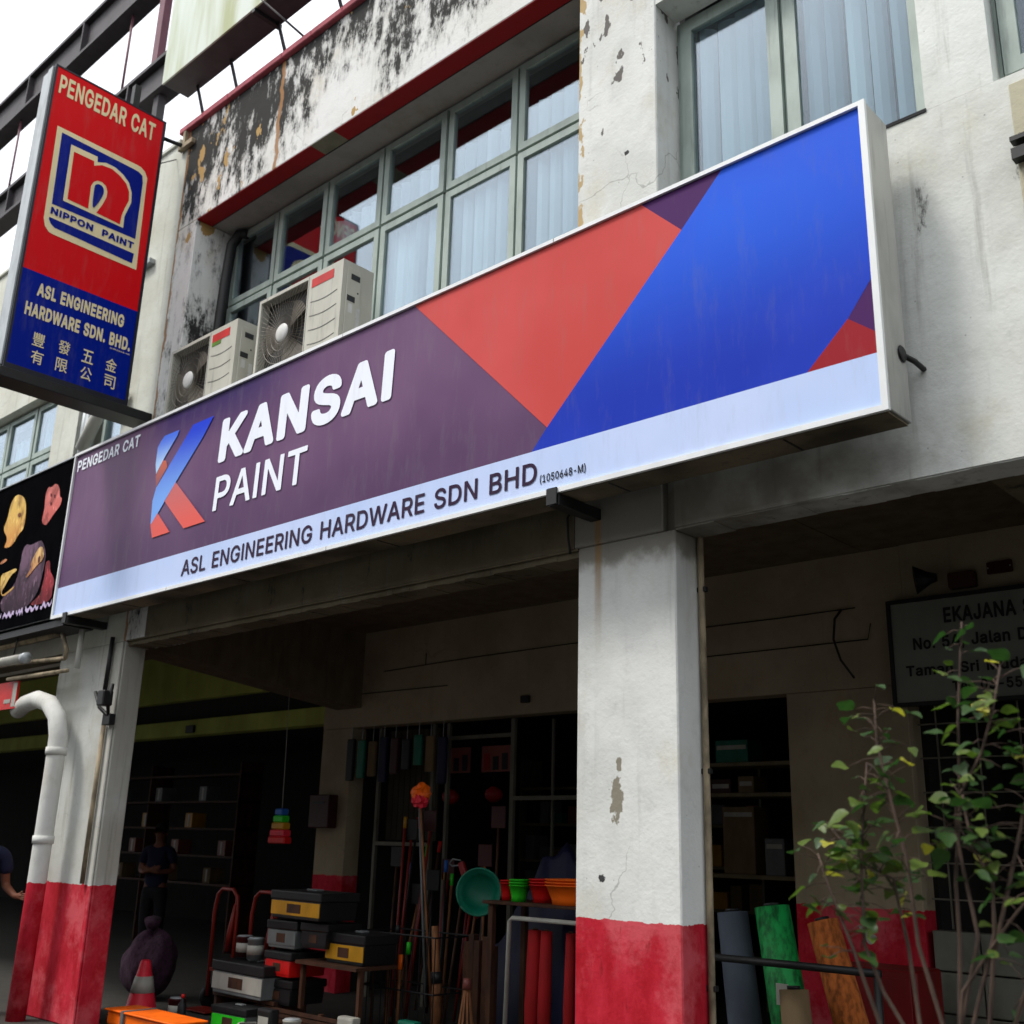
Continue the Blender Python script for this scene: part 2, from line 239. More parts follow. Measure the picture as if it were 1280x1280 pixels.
'51':(485,[[(194,-29),(170,-26),(130,-12),(90,15),(62,46),(43,83),(35,127),(38,142),(46,151),(58,155),(130,154),(143,143),(150,119),(158,105),(182,84),(202,77),(242,77),(265,87),(279,99),(291,115),(299,135),(302,159),(300,187),(292,207),(278,227),(262,240),(242,248),(218,252),(194,250),(174,244),(130,221),(62,229),(46,239),(42,255),(72,515),(79,527),(94,534),(374,533),(386,524),(391,511),(391,451),(382,433),(366,427),(174,427),(165,351),(166,347),(198,355),(230,359),(270,354),(306,343),(335,327),(362,303),(384,275),(401,243),(412,207),(416,163),(409,111),(390,63),(364,27),(322,-6),(274,-25),(222,-32)]]),
':1':(220,[[(76,-26),(47,-10),(30,14),(25,42),(29,66),(45,90),(68,106),(96,112),(120,107),(144,92),(160,70),(166,42),(162,18),(148,-6),(124,-23),(96,-29)],[(72,250),(46,266),(30,290),(25,314),(29,342),(45,366),(68,382),(96,387),(120,383),(144,368),(160,346),(166,318),(161,290),(145,266),(124,252),(96,246)]]),
'A1':(512,[[(6,-23),(-7,-10),(-8,6),(178,519),(186,529),(198,534),(286,532),(294,526),(301,514),(486,10),(486,-10),(478,-20),(466,-25),(394,-25),(378,-18),(372,-10),(326,116),(158,117),(152,114),(108,-10),(102,-18),(86,-25)],[(191,226),(288,226),(238,367)]]),
'B1':(488,[[(50,-23),(39,-14),(35,-2),(35,510),(39,522),(46,530),(58,534),(242,534),(294,528),(342,512),(377,486),(400,458),(419,414),(423,374),(419,338),(408,306),(393,286),(376,270),(376,266),(405,242),(422,218),(438,178),(442,130),(437,94),(421,54),(390,18),(354,-5),(306,-20),(246,-25)],[(150,82),(246,82),(290,88),(310,98),(324,114),(330,138),(328,154),(321,170),(310,184),(297,194),(274,203),(150,206)],[(150,310),(238,310),(258,312),(278,319),(300,338),(308,354),(311,370),(306,394),(295,410),(274,422),(238,427),(150,426)]]),
'C1':(542,[[(230,-29),(194,-22),(138,3),(110,23),(89,43),(65,75),(48,103),(35,135),(23,175),(17,215),(17,295),(32,367),(47,403),(83,459),(110,485),(138,506),(198,532),(230,538),(266,541),(310,537),(350,527),(386,511),(418,490),(446,463),(469,431),(486,395),(498,351),(496,339),(490,330),(478,324),(398,325),(387,335),(378,363),(357,395),(330,415),(306,425),(266,431),(230,426),(198,411),(170,387),(149,355),(133,307),(128,251),(134,199),(148,155),(170,122),(198,97),(230,83),(270,78),(306,84),(344,103),(367,127),(378,147),(386,171),(398,183),(478,184),(494,173),(497,155),(486,115),(470,79),(446,45),(414,16),(386,-2),(353,-17),(314,-28),(266,-32)]]),
'D1':(534,[[(50,-23),(39,-14),(35,-2),(35,510),(39,522),(46,530),(58,534),(262,532),(330,517),(366,499),(420,454),(455,402),(469,370),(479,334),(487,254),(480,178),(468,138),(438,78),(414,49),(366,11),(330,-7),(298,-16),(258,-23),(218,-25)],[(150,82),(214,82),(266,88),(306,103),(334,126),(355,158),(370,206),(374,254),(369,306),(354,354),(335,382),(306,407),(266,422),(218,427),(150,426)]]),
'E1':(451,[[(50,-23),(39,-14),(35,-2),(35,510),(39,522),(46,530),(58,534),(370,534),(386,530),(396,514),(397,450),(393,438),(382,429),(150,426),(150,314),(154,311),(358,311),(374,302),(380,286),(379,222),(371,210),(362,205),(150,202),(150,82),(374,82),(386,79),(396,70),(400,58),(400,-2),(396,-14),(386,-22),(374,-25)]]),
'G1':(552,[[(230,-29),(170,-13),(137,3),(106,27),(64,75),(46,107),(22,175),(15,251),(18,299),(23,335),(46,403),(82,459),(110,486),(162,519),(198,532),(262,541),(306,538),(346,528),(386,511),(418,489),(446,463),(470,429),(487,395),(498,355),(497,339),(490,330),(478,324),(398,326),(387,335),(375,363),(354,395),(326,416),(290,428),(266,431),(230,426),(198,411),(169,387),(149,355),(133,307),(128,251),(134,199),(148,155),(170,122),(198,97),(234,83),(270,78),(306,83),(334,94),(356,111),(374,135),(386,171),(382,174),(282,174),(268,179),(261,187),(258,199),(258,259),(263,271),(270,277),(282,281),(478,281),(494,275),(503,259),(503,199),(496,139),(470,75),(435,31),(390,-2),(330,-25),(270,-32)]]),
'H1':(549,[[(50,-23),(39,-14),(35,2),(35,510),(42,526),(58,534),(126,534),(138,530),(146,522),(150,510),(150,314),(366,314),(367,510),(370,521),(378,530),(390,534),(458,534),(471,530),(478,522),(482,510),(482,2),(478,-14),(462,-24),(390,-25),(378,-21),(369,-10),(366,207),(154,207),(150,206),(148,-10),(142,-18),(130,-24)]]),
'I1':(217,[[(50,-23),(39,-14),(35,-2),(36,514),(42,526),(54,533),(130,533),(143,526),(150,510),(150,-2),(142,-18),(130,-24)]]),
'J1':(428,[[(167,-29),(111,-18),(59,14),(38,39),(21,71),(11,107),(9,179),(15,190),(27,197),(107,196),(115,191),(122,179),(128,115),(142,91),(159,80),(183,76),(211,80),(228,91),(241,111),(247,147),(248,515),(255,527),(267,533),(343,533),(357,523),(361,507),(361,143),(359,107),(350,75),(335,43),(311,15),(259,-18),(187,-32)]]),
'K1':(499,[[(50,-23),(39,-14),(35,-2),(35,510),(39,522),(50,532),(62,534),(130,533),(146,522),(150,510),(150,314),(350,530),(366,534),(450,534),(462,530),(472,514),(468,494),(275,286),(470,14),(474,-2),(470,-14),(462,-21),(450,-25),(370,-25),(358,-21),(194,204),(151,158),(150,-2),(146,-14),(138,-21),(126,-25)]]),
'L1':(425,[[(50,-23),(39,-14),(35,-2),(36,514),(42,526),(54,533),(130,533),(143,526),(150,510),(150,82),(370,80),(379,74),(385,62),(386,-2),(378,-18),(362,-25)]]),
'M1':(660,[[(50,-23),(39,-14),(35,2),(35,510),(42,526),(58,534),(154,534),(166,530),(173,522),(314,157),(455,522),(462,530),(474,534),(570,534),(586,526),(591,518),(593,506),(593,2),(586,-17),(570,-25),(502,-25),(490,-21),(481,-10),(478,279),(365,-10),(354,-22),(342,-25),(282,-25),(265,-14),(150,274),(147,266),(146,-7),(138,-19),(126,-25)]]),
'N1':(555,[[(50,-23),(39,-14),(35,2),(35,510),(42,526),(50,532),(62,534),(138,534),(154,526),(374,182),(376,518),(385,530),(398,534),(466,534),(478,529),(484,522),(488,510),(488,2),(482,-16),(474,-22),(462,-25),(386,-25),(370,-18),(150,328),(149,-6),(142,-18),(130,-24)]]),
'O1':(565,[[(230,-29),(194,-22),(138,3),(106,27),(65,75),(48,103),(35,135),(23,175),(17,215),(17,295),(32,367),(47,403),(66,436),(110,485),(138,506),(198,532),(234,539),(302,539),(338,531),(366,521),(398,505),(426,483),(469,435),(499,375),(510,335),(518,255),(516,211),(511,175),(501,139),(486,103),(450,49),(424,23),(370,-10),(334,-23),(270,-32)],[(261,79),(306,85),(334,97),(365,123),(385,155),(400,199),(405,255),(400,311),(385,355),(364,387),(334,412),(302,426),(266,431),(230,426),(198,412),(170,387),(147,351),(134,311),(128,255),(134,199),(148,155),(169,123),(198,97),(230,83)]]),
'P1':(477,[[(50,-23),(39,-14),(35,-2),(35,510),(39,522),(46,530),(58,534),(234,534),(294,527),(342,510),(386,477),(412,442),(428,398),(434,346),(428,298),(412,254),(382,214),(350,189),(298,168),(238,161),(154,161),(150,158),(150,-2),(146,-14),(138,-21),(126,-25)],[(150,270),(154,267),(230,267),(262,270),(284,278),(298,288),(311,306),(317,322),(319,346),(316,374),(311,390),(299,406),(286,416),(262,424),(150,426)]]),
'R1':(481,[[(50,-23),(39,-14),(35,-2),(35,510),(39,522),(46,530),(58,534),(238,534),(294,529),(346,510),(388,478),(411,446),(430,398),(434,354),(430,306),(413,262),(384,222),(350,198),(451,10),(453,-2),(450,-12),(442,-21),(430,-25),(354,-25),(341,-22),(330,-10),(233,170),(230,173),(154,173),(150,170),(148,-10),(142,-18),(130,-24)],[(150,282),(230,280),(262,282),(286,289),(302,300),(312,314),(320,350),(316,378),(311,394),(302,406),(286,418),(262,424),(150,426)]]),
'S1':(479,[[(192,-31),(168,-29),(120,-15),(72,15),(44,45),(24,85),(13,133),(16,149),(24,158),(36,162),(112,161),(126,149),(135,117),(142,105),(156,92),(176,82),(224,74),(272,82),(296,94),(316,121),(320,137),(318,153),(310,165),(284,183),(176,215),(120,236),(68,272),(36,321),(27,373),(33,417),(57,465),(88,497),(128,521),(176,536),(224,541),(280,535),(328,520),(368,494),(396,465),(418,421),(426,377),(420,362),(404,353),(328,355),(316,365),(304,398),(288,415),(260,429),(224,434),(180,426),(160,414),(142,389),(143,361),(161,341),(180,331),(324,286),(372,259),(396,238),(417,209),(429,177),(433,137),(428,97),(404,47),(376,15),(336,-10),(280,-29),(224,-34)]]),
'T1':(481,[[(182,-22),(172,-14),(168,-2),(167,426),(30,427),(20,430),(11,438),(7,450),(9,518),(18,530),(30,534),(426,532),(438,523),(442,510),(442,450),(438,438),(430,431),(418,427),(282,426),(281,-6),(274,-18),(262,-24),(194,-25)]]),
'W1':(718,[[(146,-23),(138,-18),(131,-6),(-8,502),(-8,514),(-2,526),(14,534),(82,534),(94,531),(103,522),(194,180),(281,514),(293,530),(306,534),(382,534),(394,530),(401,522),(490,186),(494,183),(582,522),(590,530),(602,534),(674,534),(688,526),(694,514),(694,502),(554,-6),(547,-18),(530,-25),(454,-25),(442,-21),(434,-14),(342,316),(251,-14),(234,-25)]]),
'a1':(421,[[(136,-31),(120,-29),(80,-16),(52,3),(28,30),(10,69),(5,109),(10,145),(24,177),(41,197),(64,214),(120,235),(248,255),(250,261),(245,285),(232,297),(216,304),(176,304),(144,290),(130,277),(116,255),(100,249),(28,270),(18,281),(17,297),(37,337),(63,365),(92,386),(124,398),(160,407),(196,409),(244,403),(272,395),(296,383),(323,361),(344,332),(357,297),(362,249),(361,-7),(353,-19),(340,-25),(272,-24),(261,-19),(252,-7),(224,-22),(196,-30),(160,-34)],[(148,73),(168,70),(196,73),(216,81),(228,90),(241,105),(247,121),(250,153),(160,140),(144,136),(126,125),(119,113),(119,93),(130,81)]]),
'b1':(456,[[(199,-30),(163,-19),(139,-4),(127,-20),(111,-25),(47,-24),(36,-18),(29,-6),(28,510),(35,526),(47,533),(119,533),(135,522),(139,510),(139,382),(159,395),(187,404),(227,409),(279,402),(323,384),(367,344),(393,302),(409,250),(415,190),(410,130),(393,74),(366,30),(327,-5),(283,-25),(231,-33)],[(206,74),(223,73),(247,76),(263,86),(280,102),(294,130),(300,154),(303,186),(299,226),(293,250),(281,274),(265,290),(247,300),(219,305),(195,301),(179,293),(159,274),(149,254),(141,226),(138,190),(141,154),(148,126),(160,102),(179,84),(195,76)]]),
'd1':(456,[[(172,-30),(144,-26),(96,-4),(60,29),(32,74),(14,130),(9,190),(15,250),(32,302),(64,352),(100,383),(144,402),(196,409),(232,406),(264,395),(284,382),(286,510),(290,522),(298,530),(308,534),(380,533),(392,524),(397,510),(395,-10),(388,-19),(376,-25),(312,-25),(296,-18),(288,-3),(264,-18),(232,-29),(196,-33)],[(190,74),(228,75),(248,85),(264,102),(276,126),(284,154),(287,186),(284,226),(276,254),(265,274),(244,294),(228,301),(204,305),(176,299),(160,291),(144,274),(131,250),(124,222),(121,190),(124,154),(132,126),(144,104),(161,86),(180,75)]]),
'e1':(436,[[(188,-30),(154,-26),(104,-5),(63,30),(36,70),(15,130),(9,186),(14,246),(36,306),(63,346),(100,379),(152,402),(204,409),(240,407),(276,397),(308,382),(336,359),(361,330),(381,290),(393,246),(395,162),(387,150),(372,144),(128,144),(125,142),(133,118),(146,98),(164,83),(184,75),(212,71),(232,73),(257,82),(276,102),(288,122),(304,130),(376,113),(387,102),(390,90),(372,47),(353,22),(324,-2),(292,-19),(256,-29),(212,-33)],[(128,246),(276,246),(277,250),(263,278),(248,293),(228,302),(204,305),(180,302),(160,292),(144,277),(131,258)]]),
'f1':(286,[[(72,-23),(60,-14),(56,-2),(56,302),(4,302),(-12,310),(-19,326),(-18,386),(-12,396),(0,403),(56,406),(60,466),(72,494),(96,523),(120,539),(156,551),(184,555),(224,552),(248,546),(261,538),(268,522),(248,454),(240,447),(228,443),(196,449),(180,446),(173,442),(169,434),(168,405),(232,404),(248,394),(253,382),(253,326),(248,312),(236,303),(168,302),(166,-6),(159,-18),(148,-24)]]),
'h1':(442,[[(43,-23),(32,-14),(28,-2),(29,514),(35,526),(47,533),(119,533),(131,527),(138,514),(139,386),(183,404),(227,409),(271,404),(307,391),(335,370),(363,333),(377,290),(382,242),(382,-2),(374,-18),(359,-25),(291,-24),(275,-14),(271,2),(271,230),(266,266),(254,286),(239,297),(207,303),(187,300),(160,286),(148,270),(141,250),(137,-10),(131,-18),(119,-24)]]),
'i1':(199,[[(43,-23),(32,-14),(28,-2),(28,382),(35,396),(47,403),(119,403),(131,397),(139,382),(138,-6),(131,-18),(119,-24)],[(63,421),(39,435),(21,458),(16,482),(20,506),(37,530),(55,543),(83,549),(107,545),(131,530),(145,510),(151,482),(146,458),(131,437),(111,424),(87,418)]]),
'k1':(413,[[(43,-23),(32,-14),(28,-2),(29,514),(35,526),(47,533),(119,533),(132,526),(139,510),(139,270),(143,270),(274,402),(363,404),(375,399),(382,390),(384,374),(379,363),(235,214),(391,16),(397,-2),(389,-18),(375,-25),(295,-25),(282,-22),(151,141),(139,130),(139,-2),(135,-14),(127,-21),(115,-25)]]),
'l1':(221,[[(115,-24),(91,-20),(55,4),(34,40),(28,80),(28,512),(35,526),(51,534),(119,533),(131,527),(138,516),(140,84),(143,78),(179,77),(191,68),(206,4),(201,-12),(187,-21),(143,-27)]]),
'm1':(642,[[(43,-23),(32,-14),(28,2),(28,378),(31,390),(37,398),(51,404),(115,404),(127,399),(139,385),(163,399),(187,408),(223,411),(269,402),(303,380),(319,360),(343,382),(371,398),(403,408),(439,411),(475,407),(507,395),(541,370),(563,340),(576,306),(582,258),(582,-2),(578,-14),(571,-21),(559,-25),(495,-25),(483,-21),(473,-10),(471,250),(467,275),(455,294),(439,302),(419,305),(387,298),(367,278),(362,262),(358,-10),(347,-22),(335,-25),(271,-25),(257,-18),(249,-2),(249,258),(246,274),(233,294),(219,302),(199,305),(183,303),(159,290),(149,278),(141,258),(137,-10),(131,-18),(119,-24)]]),
'n1':(442,[[(43,-23),(32,-14),(28,-2),(28,378),(33,394),(51,404),(115,404),(128,398),(139,383),(179,403),(227,409),(271,404),(308,390),(339,366),(360,338),(377,290),(382,238),(382,2),(378,-14),(371,-21),(359,-25),(295,-25),(283,-21),(273,-10),(271,230),(266,266),(254,286),(239,297),(207,303),(187,300),(160,286),(148,270),(141,250),(137,-10),(131,-18),(119,-24)]]),
'o1':(447,[[(184,-30),(152,-26),(105,-6),(63,30),(32,78),(15,130),(9,190),(16,250),(32,298),(64,347),(104,381),(148,400),(208,409),(263,402),(308,383),(352,346),(381,302),(400,250),(406,186),(399,122),(381,74),(352,30),(312,-5),(264,-26),(208,-33)],[(188,74),(208,71),(232,75),(256,88),(272,105),(283,126),(291,158),(294,186),(291,218),(283,250),(273,270),(256,288),(236,300),(208,305),(180,300),(160,289),(144,271),(132,250),(124,218),(121,186),(124,158),(132,126),(144,105),(160,87)]]),
'r1':(291,[[(43,-23),(32,-14),(28,-2),(28,378),(31,390),(39,400),(51,404),(115,404),(127,399),(135,389),(139,388),(175,404),(207,409),(243,409),(255,406),(264,398),(268,386),(268,322),(263,307),(247,297),(207,301),(171,293),(150,274),(141,254),(137,-10),(131,-18),(119,-24)]]),
's1':(397,[[(146,-30),(102,-20),(70,-3),(43,22),(22,54),(11,90),(14,106),(30,118),(98,132),(114,122),(126,94),(138,81),(158,73),(182,70),(210,74),(230,84),(239,94),(241,110),(226,124),(142,146),(94,163),(55,190),(29,230),(22,274),(27,310),(48,350),(72,374),(106,393),(146,406),(186,409),(226,406),(266,394),(294,378),(318,355),(337,326),(348,298),(346,278),(330,266),(274,253),(262,253),(248,262),(235,286),(226,296),(210,304),(186,308),(162,304),(146,296),(137,286),(135,270),(141,262),(154,255),(286,216),(322,190),(350,146),(356,106),(350,70),(330,30),(306,5),(270,-17),(226,-30),(182,-33)]]),
'u1':(442,[[(155,-27),(139,-25),(103,-11),(72,13),(46,49),(33,89),(28,141),(30,389),(39,400),(51,404),(119,403),(135,393),(139,381),(139,149),(143,113),(155,93),(171,82),(203,76),(223,79),(248,93),(261,109),(269,129),(273,389),(279,397),(291,403),(367,402),(378,393),(382,381),(382,1),(379,-11),(373,-19),(363,-24),(295,-25),(282,-19),(271,-4),(227,-24),(183,-30)]]),
'y1':(421,[[(59,-167),(32,-159),(22,-143),(39,-75),(45,-67),(55,-62),(91,-65),(107,-61),(120,-43),(135,1),(-6,369),(-8,381),(-5,391),(3,400),(15,404),(87,404),(103,395),(195,148),(284,393),(291,400),(303,404),(371,404),(383,401),(395,386),(394,369),(227,-67),(212,-99),(192,-127),(175,-143),(149,-159),(119,-168),(91,-170)]]),
'.2':(237,[[(72,-39),(40,-21),(20,6),(12,38),(17,70),(36,100),(63,118),(96,125),(124,119),(153,102),(173,74),(179,42),(175,14),(156,-17),(132,-34),(96,-42)]]),
'A2':(529,[[(2,-35),(-10,-28),(-17,-18),(-22,-6),(-21,10),(167,526),(178,539),(198,547),(278,547),(294,542),(305,534),(312,522),(498,14),(501,-2),(496,-18),(486,-30),(470,-37),(382,-36),(367,-26),(360,-14),(318,102),(166,104),(161,102),(120,-14),(110,-29),(98,-36),(86,-38),(14,-38)],[(209,238),(269,238),(238,324)]]),
'B2':(505,[[(46,-35),(29,-22),(22,-2),(22,510),(26,526),(38,540),(58,547),(238,547),(298,541),(346,525),(384,498),(410,466),(431,418),(436,374),(432,334),(420,302),(395,270),(414,252),(435,222),(452,178),(456,130),(450,90),(434,50),(398,7),(358,-17),(310,-33),(246,-38),(58,-38)],[(163,98),(166,95),(242,95),(286,100),(305,110),(314,122),(315,150),(301,174),(286,185),(270,191),(166,193),(163,190)],[(163,326),(166,323),(234,323),(270,330),(286,342),(296,358),(297,370),(293,390),(286,400),(270,409),(238,414),(166,414),(163,410)]]),
'C2':(559,[[(222,-41),(166,-25),(130,-7),(102,13),(78,35),(54,67),(36,99),(22,131),(11,171),(4,211),(2,251),(4,299),(20,371),(37,411),(73,467),(102,495),(134,519),(194,544),(230,552),(266,554),(310,551),(354,539),(390,524),(426,500),(454,474),(480,439),(498,399),(510,355),(509,335),(498,319),(482,311),(400,311),(386,317),(376,327),(365,359),(350,383),(318,407),(290,416),(266,418),(234,413),(206,400),(180,379),(162,351),(147,307),(141,251),(146,203),(159,163),(179,131),(206,108),(234,96),(270,91),(306,97),(338,115),(358,137),(378,183),(398,197),(486,196),(498,189),(506,179),(511,155),(499,111),(480,71),(455,35),(422,6),(390,-15),(358,-29),(314,-41),(266,-45)]]),
'D2':(551,[[(46,-35),(29,-22),(22,-2),(22,510),(28,530),(42,542),(58,547),(262,545),(338,528),(373,510),(426,468),(463,414),(482,374),(493,334),(500,254),(492,174),(481,134),(451,74),(426,42),(398,17),(370,-2),(338,-17),(302,-28),(262,-36),(222,-38),(58,-38)],[(163,98),(166,95),(214,95),(266,101),(298,114),(323,134),(344,166),(357,206),(361,254),(356,306),(345,342),(325,374),(302,393),(266,409),(218,414),(166,414),(163,410)]]),
'E2':(468,[[(46,-35),(29,-22),(22,-2),(22,510),(28,530),(42,542),(58,547),(374,547),(391,542),(402,532),(409,518),(410,454),(405,434),(390,419),(374,414),(166,414),(163,410),(163,330),(166,324),(358,324),(381,314),(389,302),(393,290),(393,226),(388,210),(374,196),(358,191),(166,191),(163,186),(163,98),(166,95),(374,95),(390,92),(406,79),(413,62),(413,-2),(408,-18),(394,-33),(378,-38),(62,-38)]]),
'G2':(569,[[(226,-42),(164,-25),(130,-8),(95,19),(51,71),(33,103),(9,175),(2,255),(9,335),(34,407),(54,443),(78,474),(126,514),(162,534),(194,545),(226,551),(266,554),(310,551),(354,539),(391,523),(426,499),(457,471),(482,435),(500,399),(512,355),(509,335),(498,320),(482,312),(398,312),(386,318),(377,327),(363,359),(346,384),(318,406),(286,416),(266,418),(234,413),(206,401),(178,377),(159,347),(147,307),(141,251),(146,203),(159,163),(182,128),(206,108),(234,96),(270,91),(298,94),(322,103),(349,123),(362,141),(369,159),(278,161),(266,165),(254,174),(247,187),(245,199),(245,259),(254,281),(266,290),(282,294),(482,294),(505,283),(515,263),(516,199),(509,135),(480,67),(446,23),(398,-13),(334,-37),(270,-45)]]),
'H2':(566,[[(46,-35),(29,-22),(22,-2),(22,510),(30,532),(41,542),(54,547),(126,547),(142,543),(157,530),(163,510),(163,330),(166,327),(350,327),(354,330),(354,510),(360,530),(374,542),(390,547),(462,547),(482,538),(491,526),(495,510),(495,-2),(488,-22),(478,-32),(462,-38),(390,-38),(370,-31),(359,-18),(354,-2),(354,194),(166,194),(163,190),(163,-2),(158,-18),(146,-32),(130,-38),(58,-38)]]),
'I2':(234,[[(46,-35),(29,-22),(22,-2),(22,514),(31,534),(50,546),(130,547),(142,543),(154,534),(161,522),(163,510),(163,-6),(153,-26),(134,-37),(58,-38)]]),
'K2':(516,[[(46,-35),(29,-22),(22,-2),(22,510),(30,532),(41,542),(54,547),(126,547),(142,543),(157,530),(163,510),(163,358),(166,350),(345,542),(362,547),(450,547),(470,540),(480,530),(486,514),(484,498),(478,486),(292,286),(482,19),(487,-2),(480,-22),(466,-34),(450,-38),(370,-38),(350,-31),(194,185),(163,150),(163,-2),(156,-22),(146,-32),(130,-38),(58,-38)]]),
'L2':(442,[[(46,-35),(29,-22),(22,-2),(22,514),(31,534),(50,546),(130,547),(142,543),(154,534),(161,522),(163,510),(163,98),(166,95),(362,95),(378,91),(390,82),(398,66),(399,-6),(389,-26),(378,-34),(366,-38),(62,-38)]]),
'N2':(572,[[(46,-35),(29,-22),(22,-2),(22,510),(30,532),(42,542),(58,547),(138,547),(150,544),(162,537),(358,230),(361,238),(363,522),(374,538),(394,547),(466,547),(486,539),(497,526),(501,510),(501,2),(494,-22),(482,-33),(466,-38),(382,-38),(362,-29),(166,276),(163,270),(163,2),(160,-14),(148,-30),(130,-38),(58,-38)]]),
'O2':(582,[[(222,-41),(166,-25),(130,-7),(98,16),(54,67),(36,99),(22,131),(11,171),(4,211),(2,251),(4,299),(20,371),(37,411),(58,447),(102,495),(134,519),(194,544),(230,552),(262,554),(306,551),(338,545),(370,534),(406,515),(454,474),(481,439),(513,375),(524,335),(531,255),(524,175),(513,135),(496,95),(458,39),(430,11),(374,-23),(338,-36),(270,-45)],[(240,95),(266,91),(298,96),(330,110),(354,130),(372,159),(388,203),(392,255),(388,303),(372,351),(354,379),(330,399),(298,413),(270,417),(230,412),(206,401),(180,379),(160,347),(147,307),(141,255),(146,203),(161,159),(179,131),(202,111)]]),
'P2':(494,[[(46,-35),(29,-22),(22,-2),(22,510),(26,526),(38,540),(58,547),(234,547),(298,540),(350,520),(398,483),(424,446),(440,402),(447,342),(441,294),(423,246),(393,206),(346,172),(294,153),(238,148),(166,148),(163,142),(163,-2),(156,-22),(146,-32),(130,-38),(58,-38)],[(163,282),(230,280),(258,283),(278,290),(289,298),(304,326),(306,346),(304,370),(290,396),(278,405),(258,412),(166,414),(163,410)]]),
'R2':(498,[[(46,-35),(29,-22),(22,-2),(22,510),(26,526),(38,540),(58,547),(234,547),(298,541),(350,523),(398,487),(424,450),(442,402),(447,350),(440,294),(419,246),(394,213),(367,194),(463,14),(466,-2),(461,-18),(450,-31),(434,-38),(350,-38),(334,-33),(320,-18),(225,158),(166,160),(163,154),(163,-2),(158,-19),(146,-32),(130,-38),(58,-38)],[(164,294),(262,296),(290,307),(301,322),(307,350),(304,374),(298,390),(282,405),(262,411),(166,414),(163,410)]]),
'S2':(496,[[(184,-43),(164,-41),(112,-25),(68,1),(36,34),(10,85),(0,133),(6,157),(16,168),(32,175),(116,173),(136,157),(146,125),(152,113),(164,103),(180,95),(224,87),(252,90),(272,96),(288,105),(304,126),(307,137),(305,149),(295,161),(276,172),(172,203),(112,226),(60,261),(28,305),(23,317),(14,369),(20,417),(46,473),(77,505),(120,531),(176,549),(228,554),(280,549),(336,530),(376,505),(406,473),(431,425),(439,381),(433,357),(420,345),(408,341),(324,342),(305,357),(292,392),(280,405),(256,416),(224,421),(200,418),(169,405),(155,385),(156,365),(168,352),(184,343),(328,298),(380,270),(404,249),(428,217),(442,181),(446,137),(441,93),(419,45),(392,13),(380,2),(340,-23),(284,-42),(224,-47)]]),
'T2':(498,[[(178,-35),(162,-22),(155,-2),(154,414),(30,414),(10,421),(-1,434),(-6,446),(-6,510),(-2,526),(10,540),(30,547),(418,547),(434,543),(449,530),(455,510),(455,446),(450,434),(442,423),(422,414),(298,414),(295,410),(295,2),(292,-14),(280,-30),(262,-38),(190,-38)]]),
'W2':(735,[[(142,-36),(127,-26),(118,-10),(-20,498),(-21,518),(-10,537),(2,544),(14,547),(86,547),(102,541),(114,530),(194,231),(269,518),(274,530),(286,541),(302,547),(382,547),(398,542),(412,530),(490,239),(494,236),(571,530),(586,543),(602,547),(674,547),(686,543),(698,535),(707,518),(706,498),(567,-10),(558,-26),(546,-34),(534,-38),(454,-38),(438,-34),(424,-22),(342,267),(267,-10),(261,-22),(250,-32),(234,-38)]])}

def fill2d(loops, offset=0.0, shear=0.0):
    """fill closed outlines (holes allowed) and give back a mesh in their own plane"""
    c = bpy.data.curves.new('outline', 'CURVE'); c.dimensions = '2D'; c.fill_mode = 'BOTH'; c.offset = offset
    for lp in loops:
        sp = c.splines.new('POLY'); sp.points.add(len(lp)-1); sp.use_cyclic_u = True
        for p, (u, v) in zip(sp.points, lp): p.co = (u+v*shear, v, 0, 1)
    o = bpy.data.objects.new('outline', c); col.objects.link(o)
    dg = bpy.context.evaluated_depsgraph_get(); me = bpy.data.meshes.new_from_object(o.evaluated_get(dg))
    bpy.data.objects.remove(o); bpy.data.curves.remove(c)
    return me
def text(name, body, u0, u1, v0, v1, place, mat, parent, weight=1, shear=0.0):
    """flat lettering stretched to the box u0..u1, v0..v1 of a plane, one object per word"""
    x = 0.0; words = []; cur = []
    for ch in body:
        if ch == ' ':
            if cur: words.append(cur)
            cur = []; x += 0.27; continue
        w_, sp = GLYPH[ch+str(weight)]
        cur += [[(x+a/1000, b/1000) for a, b in lp] for lp in sp]; x += w_/1000
    words.append(cur); ms = [fill2d(l, 0.0, shear) for l in words]
    xs = [v.co.x for me in ms for v in me.vertices]; ys = [v.co.y for me in ms for v in me.vertices]
    a, b, d, e = min(xs), max(xs), min(ys), max(ys)
    for me in ms:
        for v in me.vertices: v.co = place(u0+(v.co.x-a)/(b-a)*(u1-u0), v0+(v.co.y-d)/(e-d)*(v1-v0))
        me.name = name; me.materials.clear(); me.materials.append(mat)
        o = bpy.data.objects.new(name, me); col.objects.link(o); adopt(o, parent)
def cjk(name, ch, u0, u1, v0, v1, place, mat, parent):
    c = bpy.data.curves.new(name, 'FONT'); c.body = ch; c.offset = 0.008; c.resolution_u = 4
    t = bpy.data.objects.new(name, c); col.objects.link(t)
    dg = bpy.context.evaluated_depsgraph_get(); me = bpy.data.meshes.new_from_object(t.evaluated_get(dg))
    bpy.data.objects.remove(t); bpy.data.curves.remove(c)
    xs = [v.co.x for v in me.vertices]; ys = [v.co.y for v in me.vertices]; a, b, d, e = min(xs), max(xs), min(ys), max(ys)
    for v in me.vertices: v.co = place(u0+(v.co.x-a)/(b-a)*(u1-u0), v0+(v.co.y-d)/(e-d)*(v1-v0))
    me.materials.clear(); me.materials.append(mat)
    o = bpy.data.objects.new(name, me); col.objects.link(o); adopt(o, parent)
